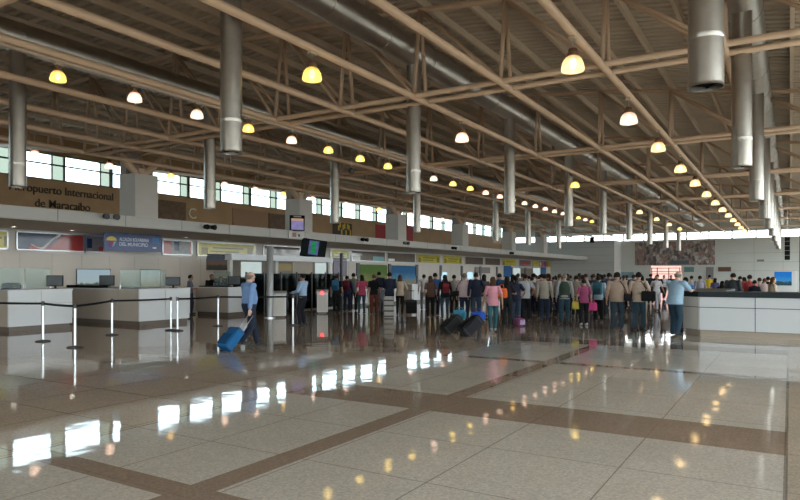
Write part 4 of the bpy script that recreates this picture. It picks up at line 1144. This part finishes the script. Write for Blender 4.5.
# --- queue left of the striped boxes
a = P(336.5, 313, 15, 'person in black with a blue backpack, leftmost of the queue', shirt=BK, pants=BK, H=1.66)
backpack(a, (.03, .12, .22), 'blue backpack worn by the leftmost person of the queue')
a = P(347, 311.5, 10, 'person in dark violet jacket with a dark red backpack', shirt=(.035, .03, .08), sleeve='long', pants=(.02, .025, .05), H=1.62)
backpack(a, (.12, .015, .025), 'dark red backpack on the person in a violet jacket')
P(353.5, 311, 0, 'person in grey green shirt beside the woman in pink red', shirt=(.11, .14, .12), pants=BK, H=1.74)
P(362, 313.5, -15, 'woman in pink red top and teal jeans in the left queue', pose='bent', sex='f', hair='long', shirt=(.40, .06, .12), pants=TL, H=1.66, kind='slim')
P(374, 314, 5, 'woman in black top and rust red trousers', sex='f', hair='bun', hc='auburn', shirt=BK, pants=(.17, .045, .03), H=1.68)
P(379, 310.5, 0, 'tall person in dark navy behind the woman in rust trousers', pose='hip', shirt=NV, pants=BK, H=1.80)
P(381.5, 313, 20, 'child in grey blue between the queue and the striped boxes', shirt=(.20, .22, .28), pants=GR, H=1.22)
P(389.5, 316, 0, 'man in navy shirt standing behind the striped boxes', pose='hold', shirt=NV, sleeve='long', pants=BK, H=1.76)
P(400, 315.5, 5, 'woman in beige jacket and slim black trousers by a black suitcase', pose='bent', sex='f', hair='long', hc='auburn', shirt=(.42, .33, .25), sleeve='long', pants=BK, H=1.66, kind='slim')
P(424, 309.5, 0, 'person in pale shirt at the desk behind the black suitcase', shirt=WH, pants=GR, H=1.68)
P(430.5, 317, -10, 'woman in brown top and black trousers, right of the black suitcase', sex='f', hair='long', hc='brown', shirt=(.10, .05, .035), pants=BK, H=1.62)
P(435, 315.5, 15, 'man in bright blue shirt next to the red backpack', shirt=(.03, .10, .24), pants=NV, H=1.74)
a = P(445, 318.5, -10, 'woman in black jacket and jeans wearing a small red backpack', sex='f', hair='long', shirt=BK, sleeve='long', pants=JN, H=1.66, kind='slim')
backpack(a, (.28, .03, .035), 'small red backpack on the woman in a black jacket', .24, .34)
P(454, 314, 10, 'man in beige grey shirt left of the man with the diagonal strap', shirt=(.27, .25, .22), pants=BK, H=1.66)
a = P(464.5, 319.5, 12, 'man in pinkish white shirt with a diagonal bag strap', pose='bent', hair='short', hc='grey', shirt=(.50, .38, .38), pants=NV, H=1.72, big=1)
shoulder_bag(a, BK, 'black shoulder bag of the man in pinkish white shirt', -1, (.24, .1, .2))
P(476, 320, 0, 'man in navy jacket and jeans by the black suitcases', pose='hip', shirt=NV, sleeve='long', pants=JN, H=1.74)
P(484, 317.5, 10, 'dark-haired woman in white shorts behind the woman in pink', sex='f', hair='long', shirt=(.10, .07, .07), pants=WH, H=1.68, kind='shorts')
P(493, 333, -5, 'woman in pink top and teal jeans, nearest of the crowd', pose='walk', sex='f', hair='long', hc='brown', shirt=(.50, .22, .26), pants=(.025, .085, .105), H=1.60, kind='slim', skin=0, shoes=(.2, .2, .2))
P(499.5, 316, 0, 'man in dark blue shirt behind the orange bag', shirt=(.02, .06, .14), pants=NV, H=1.72)
a = P(507, 327, 8, 'woman in black clothes carrying an orange bag', pose='bent', sex='f', hair='long', shirt=BK, pants=BK, H=1.60)
hand_bag(on_person(a, (-.13, -.24, 1.0)), a.rotation_euler.z, (.62, .12, .03), 'bright orange bag held by the woman in black', (.34, .14, .30))
a = P(515.5, 325.5, -8, 'woman in dark navy shirt beside a floral bag on the floor', pose='hip', sex='f', hair='tail', shirt=NV, pants=(.025, .04, .07), H=1.64)
P(525.5, 321, 0, 'man in light grey shirt and black trousers', pose='hip', shirt=(.36, .37, .40), pants=BK, H=1.68)
P(534, 313, 0, 'man in white shirt farther back beside the grey shirted man', shirt=WH, pants=BK, H=1.72)
P(544.5, 321.5, 8, 'man in beige shirt and dark jeans left of the green vest', pose='stand', shirt=(.36, .32, .27), sleeve='long', pants=(.02, .03, .055), H=1.68)
P(564.5, 323, 0, 'man in dark green vest over grey sleeves and blue jeans', pose='stand', hc='grey', shirt=(.25, .25, .25), sleeve='long', pants=(.028, .06, .085), H=1.70, vest=(.03, .05, .035))
a = P(584, 325.5, -12, 'short woman in magenta shirt with black trousers and white shoes', pose='stand', sex='f', hair='short', shirt=(.28, .06, .13), pants=BK, H=1.52, shoes=(.5, .5, .5))
hand_bag(on_person(a, (-.27, .05, .60)), a.rotation_euler.z, (.45, .38, .06), 'yellow bag held by the woman in magenta', (.26, .1, .26))
hand_bag(on_person(a, (.30, .06, .55)), a.rotation_euler.z, (.60, .06, .22), 'pink bag on the right of the woman in magenta', (.30, .12, .26))
a = P(598.5, 322, 8, 'man in pale blue shirt wearing a teal backpack', shirt=(.28, .36, .42), sleeve='long', pants=BK, H=1.62)
backpack(a, (.025, .085, .11), 'teal backpack on the man in pale blue shirt')
a = P(617, 329.5, 5, 'man in brown beige shirt and jeans, left of a similar man', pose='stand', shirt=(.30, .22, .17), pants=(.025, .04, .055), H=1.74, big=1)
shoulder_bag(a, BK, 'slim black bag on the right hip of the man in brown beige', 1, (.2, .09, .22))
a = P(638.5, 330, 5, 'man in beige shirt and jeans, second of the similar pair', pose='hip', shirt=(.35, .27, .21), pants=(.028, .055, .075), H=1.74)
shoulder_bag(a, BK, 'large black shoulder bag on the second beige shirted man', 1, (.40, .16, .30))
a = P(656.5, 311, 160, 'person in whitish shirt walking far back with a black bag', pose='walk', sex='f', hair='long', shirt=(.42, .40, .42), pants=(.30, .30, .32), H=1.64, eyes=True)
shoulder_bag(a, BK, 'black bag of the person walking far back', -1, (.36, .14, .28))
P(674.5, 335.5, 34, 'large bald man in light blue shirt leaning on the counter corner', pose='lean', hair='bald', hc='grey', shirt=(.25, .36, .46), sleeve='short', pants=(.02, .042, .065), H=1.76, skin=2, big=1)
P(686, 0, -30, 'person in strong blue shirt half hidden by the leaning bald man', D=20.2, pose='bent', shirt=(.03, .12, .33), pants=NV, H=1.58, sex='m')
# --- beyond the information counter
P(691.5, 0, 10, 'person in white shirt beyond the counter corner', D=31, shirt=WH, H=1.62)
P(700, 0, -15, 'person in grey lilac shirt beyond the counter corner', D=30, shirt=(.28, .27, .32), H=1.62)
P(709.5, 0, 0, 'person in yellow shirt far beyond the right counter', D=36, shirt=(.60, .42, .03), H=1.66)
P(715, 0, 20, 'person in violet top far beyond the right counter', D=33, shirt=(.10, .09, .22), H=1.5, sex='f', hair='long')
P(722, 0, 20, 'short person in black beyond the right counter', D=25, shirt=BK, H=1.42, sex='f', hair='long')
P(733, 0, 20, 'big man in charcoal jacket seen over the right counter', D=23.6, shirt=(.035, .04, .045), sleeve='long', H=1.72, big=1)
P(740, 0, 10, 'person in grey behind the charcoal jacket, over the right counter', D=30, shirt=(.22, .24, .24), H=1.6)
P(744.5, 0, -40, 'dark-haired woman in wine top over the right counter', D=28, shirt=(.16, .04, .06), H=1.56, sex='f', hair='long')
P(749.5, 0, 15, 'person in coral red shirt seen over the right counter', D=24.5, shirt=(.52, .09, .09), H=1.66)
P(754.5, 0, 15, 'person in navy top right of the coral red shirt', D=24.0, shirt=NV, H=1.46, sex='f', hair='short')
P(759.5, 0, 0, 'person in cream shirt over the counter, left one of two pale shirts', D=26.5, shirt=(.50, .45, .38), H=1.54, hc='brown')
P(764.5, 0, 5, 'person in pinkish white blouse over the right counter', D=26, shirt=(.52, .40, .38), H=1.52, sex='f', hair='bun', hc='auburn')
P(768, 0, 0, 'person in black beside the beige jacket over the right counter', D=27.5, shirt=BK, H=1.58)
P(772.5, 0, 60, 'person in beige jacket, rightmost over the counter', D=23.5, shirt=(.44, .36, .27), sleeve='long', H=1.58, sex='f', hair='long', hc='auburn', eyes=True)
# --- the back of the crowd
pal = [(.03, .035, .05), (.10, .10, .11), (.28, .27, .26), (.40, .38, .36), (.06, .09, .16), (.16, .05, .06), (.20, .16, .12), (.015, .015, .018), (.30, .20, .19), (.08, .12, .10)]
hs = ['short', 'long', 'short', 'bun', 'short', 'tail']
n = 0
for (u0, u1, D, st) in ((506, 612, 26.5, 8.6), (500, 646, 30.5, 7.8), (520, 664, 36, 7.2)):
    u = u0
    while u < u1:
        for _ in range(60):
            uu = u + random.uniform(-2, 2); DD = D + random.uniform(-1.8, 1.8); pq = at_D(uu, DD)
            if all((pq - o_).length > .62 for o_ in PPL): break
        f = n % 3 == 1
        P(uu, 0, random.choice([-25, -10, 0, 0, 10, 25]), 'person in the packed back of the crowd, only head and shoulders showing', D=DD, pose=random.choice(['stand', 'hip', 'bent']), sex='f' if f else 'm', hair=hs[n % 6], hc=random.choice(['black', 'black', 'brown']), shirt=pal[(n * 7) % 10], sleeve=random.choice(['short', 'long']), pants=random.choice([BK, NV, JN]), H=random.uniform(1.56, 1.76), skin=random.choice([0, 1]), group='people at the back of the crowd')
        n += 1; u += st
# people far off beneath the mural
for i, (u, c, lab) in enumerate([(664, (.40, .40, .42), 'distant person in pale top before the glowing shop front, left'), (671, (.06, .07, .1), 'distant person in dark top before the glowing shop front, right')]):
    P(u, 0, 170, lab, D=44, shirt=c, H=1.64, pose='walk')

# --- luggage on the floor
def at(u, v): q = ground(u, v); return (q.x, q.y, 0)
q = suitcase(at(411.5, 315), heading(411, 0), (.016, .016, .018), 'black upright suitcase with raised handle beside the beige jacket', w=.46, h=.56, d=.26, handle=.40)
q = suitcase(at(443, 334), heading(443, 68), (.018, .02, .02), 'black wheeled suitcase tilted on the floor, left one of two', w=.40, h=.62, d=.28, pitch=-.85, handle=.0)
q = suitcase(at(462, 336), heading(462, 68), (.016, .016, .02), 'black wheeled suitcase tilted on the floor, right one of two', w=.42, h=.64, d=.30, pitch=-.85, handle=.0)
def soft_bag(p, c, label, r=(.2, .16, .15)):
    b = thing('holdall', label, 'bag', p, random.uniform(0, 2)); m = cloth(c)
    MB().rbox((0, 0, r[2]), (2 * r[0], 2 * r[1], 2 * r[2]), .09, seg=4).build('main_bag', m, b, True)
    MB().tube([(-.1, 0, 2 * r[2] - .01), (-.07, 0, 2 * r[2] + .07), (.07, 0, 2 * r[2] + .07), (.1, 0, 2 * r[2] - .01)], .012, 8).build('handle', m, b, True)
    return b
pz = at(459.5, 331); soft_bag((pz[0], pz[1], .34), (.05, .22, .33), 'light blue bag on top of the left tilted suitcase', (.19, .15, .14))
pz = at(478, 333); soft_bag((pz[0], pz[1], .35), (.02, .07, .36), 'deep blue bag on top of the right tilted suitcase', (.2, .15, .13))
# stack of boxes with pale and dark bands
CART = mat('pale_carton', (.33, .31, .28), .7); CARTD = mat('dark_carton_band', (.05, .045, .045), .6)
pz = ground(389, 317.3); zz = 0
for i, lb in enumerate(['lowest', 'second', 'third', 'topmost']):
    t = thing('carton', 'pale banded carton, %s of the stack in the queue' % lb, 'carton', (pz.x, pz.y, zz), heading(389, 3 + (i % 2) * 5), 'stacked cartons in the queue')
    MB().rbox((0, 0, .10), (.36, .30, .20), .008).build('box', CART, t); MB().box((0, 0, .05), (.368, .308, .06)).build('band', CARTD, t); MB().box((0, 0, .201), (.05, .3, .004)).build('tape', CARTD, t); zz += .205
pz = at(519, 326); 
t = soft_bag(pz, (.16, .05, .10), 'low patterned red and violet bag on the floor beside the navy shirted woman', (.18, .14, .13))
MB().rbox((0, -.145, .13), (.24, .02, .16), .008).build('patterned_panel', mat('floral_print', (.35, .25, .40), .7, 0, .9, 14.), t)


# ------------------------------------------------------------------ camera, daylight, settings
cam = bpy.data.cameras.new('camera'); co = bpy.data.objects.new('camera', cam); COL.objects.link(co)
co.location = (0, 0, CH); co.rotation_euler = (PI / 2, 0, TH)
cam.sensor_width = 36; cam.lens = 36 * F / 800; cam.shift_y = 25 / 800; cam.clip_end = 500
S.camera = co
W = bpy.data.worlds.new('sky'); S.world = W; W.use_nodes = True
nt = W.node_tree; bg = nt.nodes['Background']; bg.inputs['Color'].default_value = (.92, .96, 1.0, 1); bg.inputs['Strength'].default_value = SKY
S.view_settings.view_transform = 'Standard'; S.view_settings.look = 'None'; S.view_settings.gamma = 1; S.view_settings.use_curve_mapping = False
S.view_settings.exposure = EXPO
cy = S.cycles
cy.max_bounces = 8; cy.diffuse_bounces = 4; cy.glossy_bounces = 4; cy.transparent_max_bounces = 12; cy.transmission_bounces = 4
cy.sample_clamp_indirect = 8; cy.caustics_reflective = False; cy.caustics_refractive = False
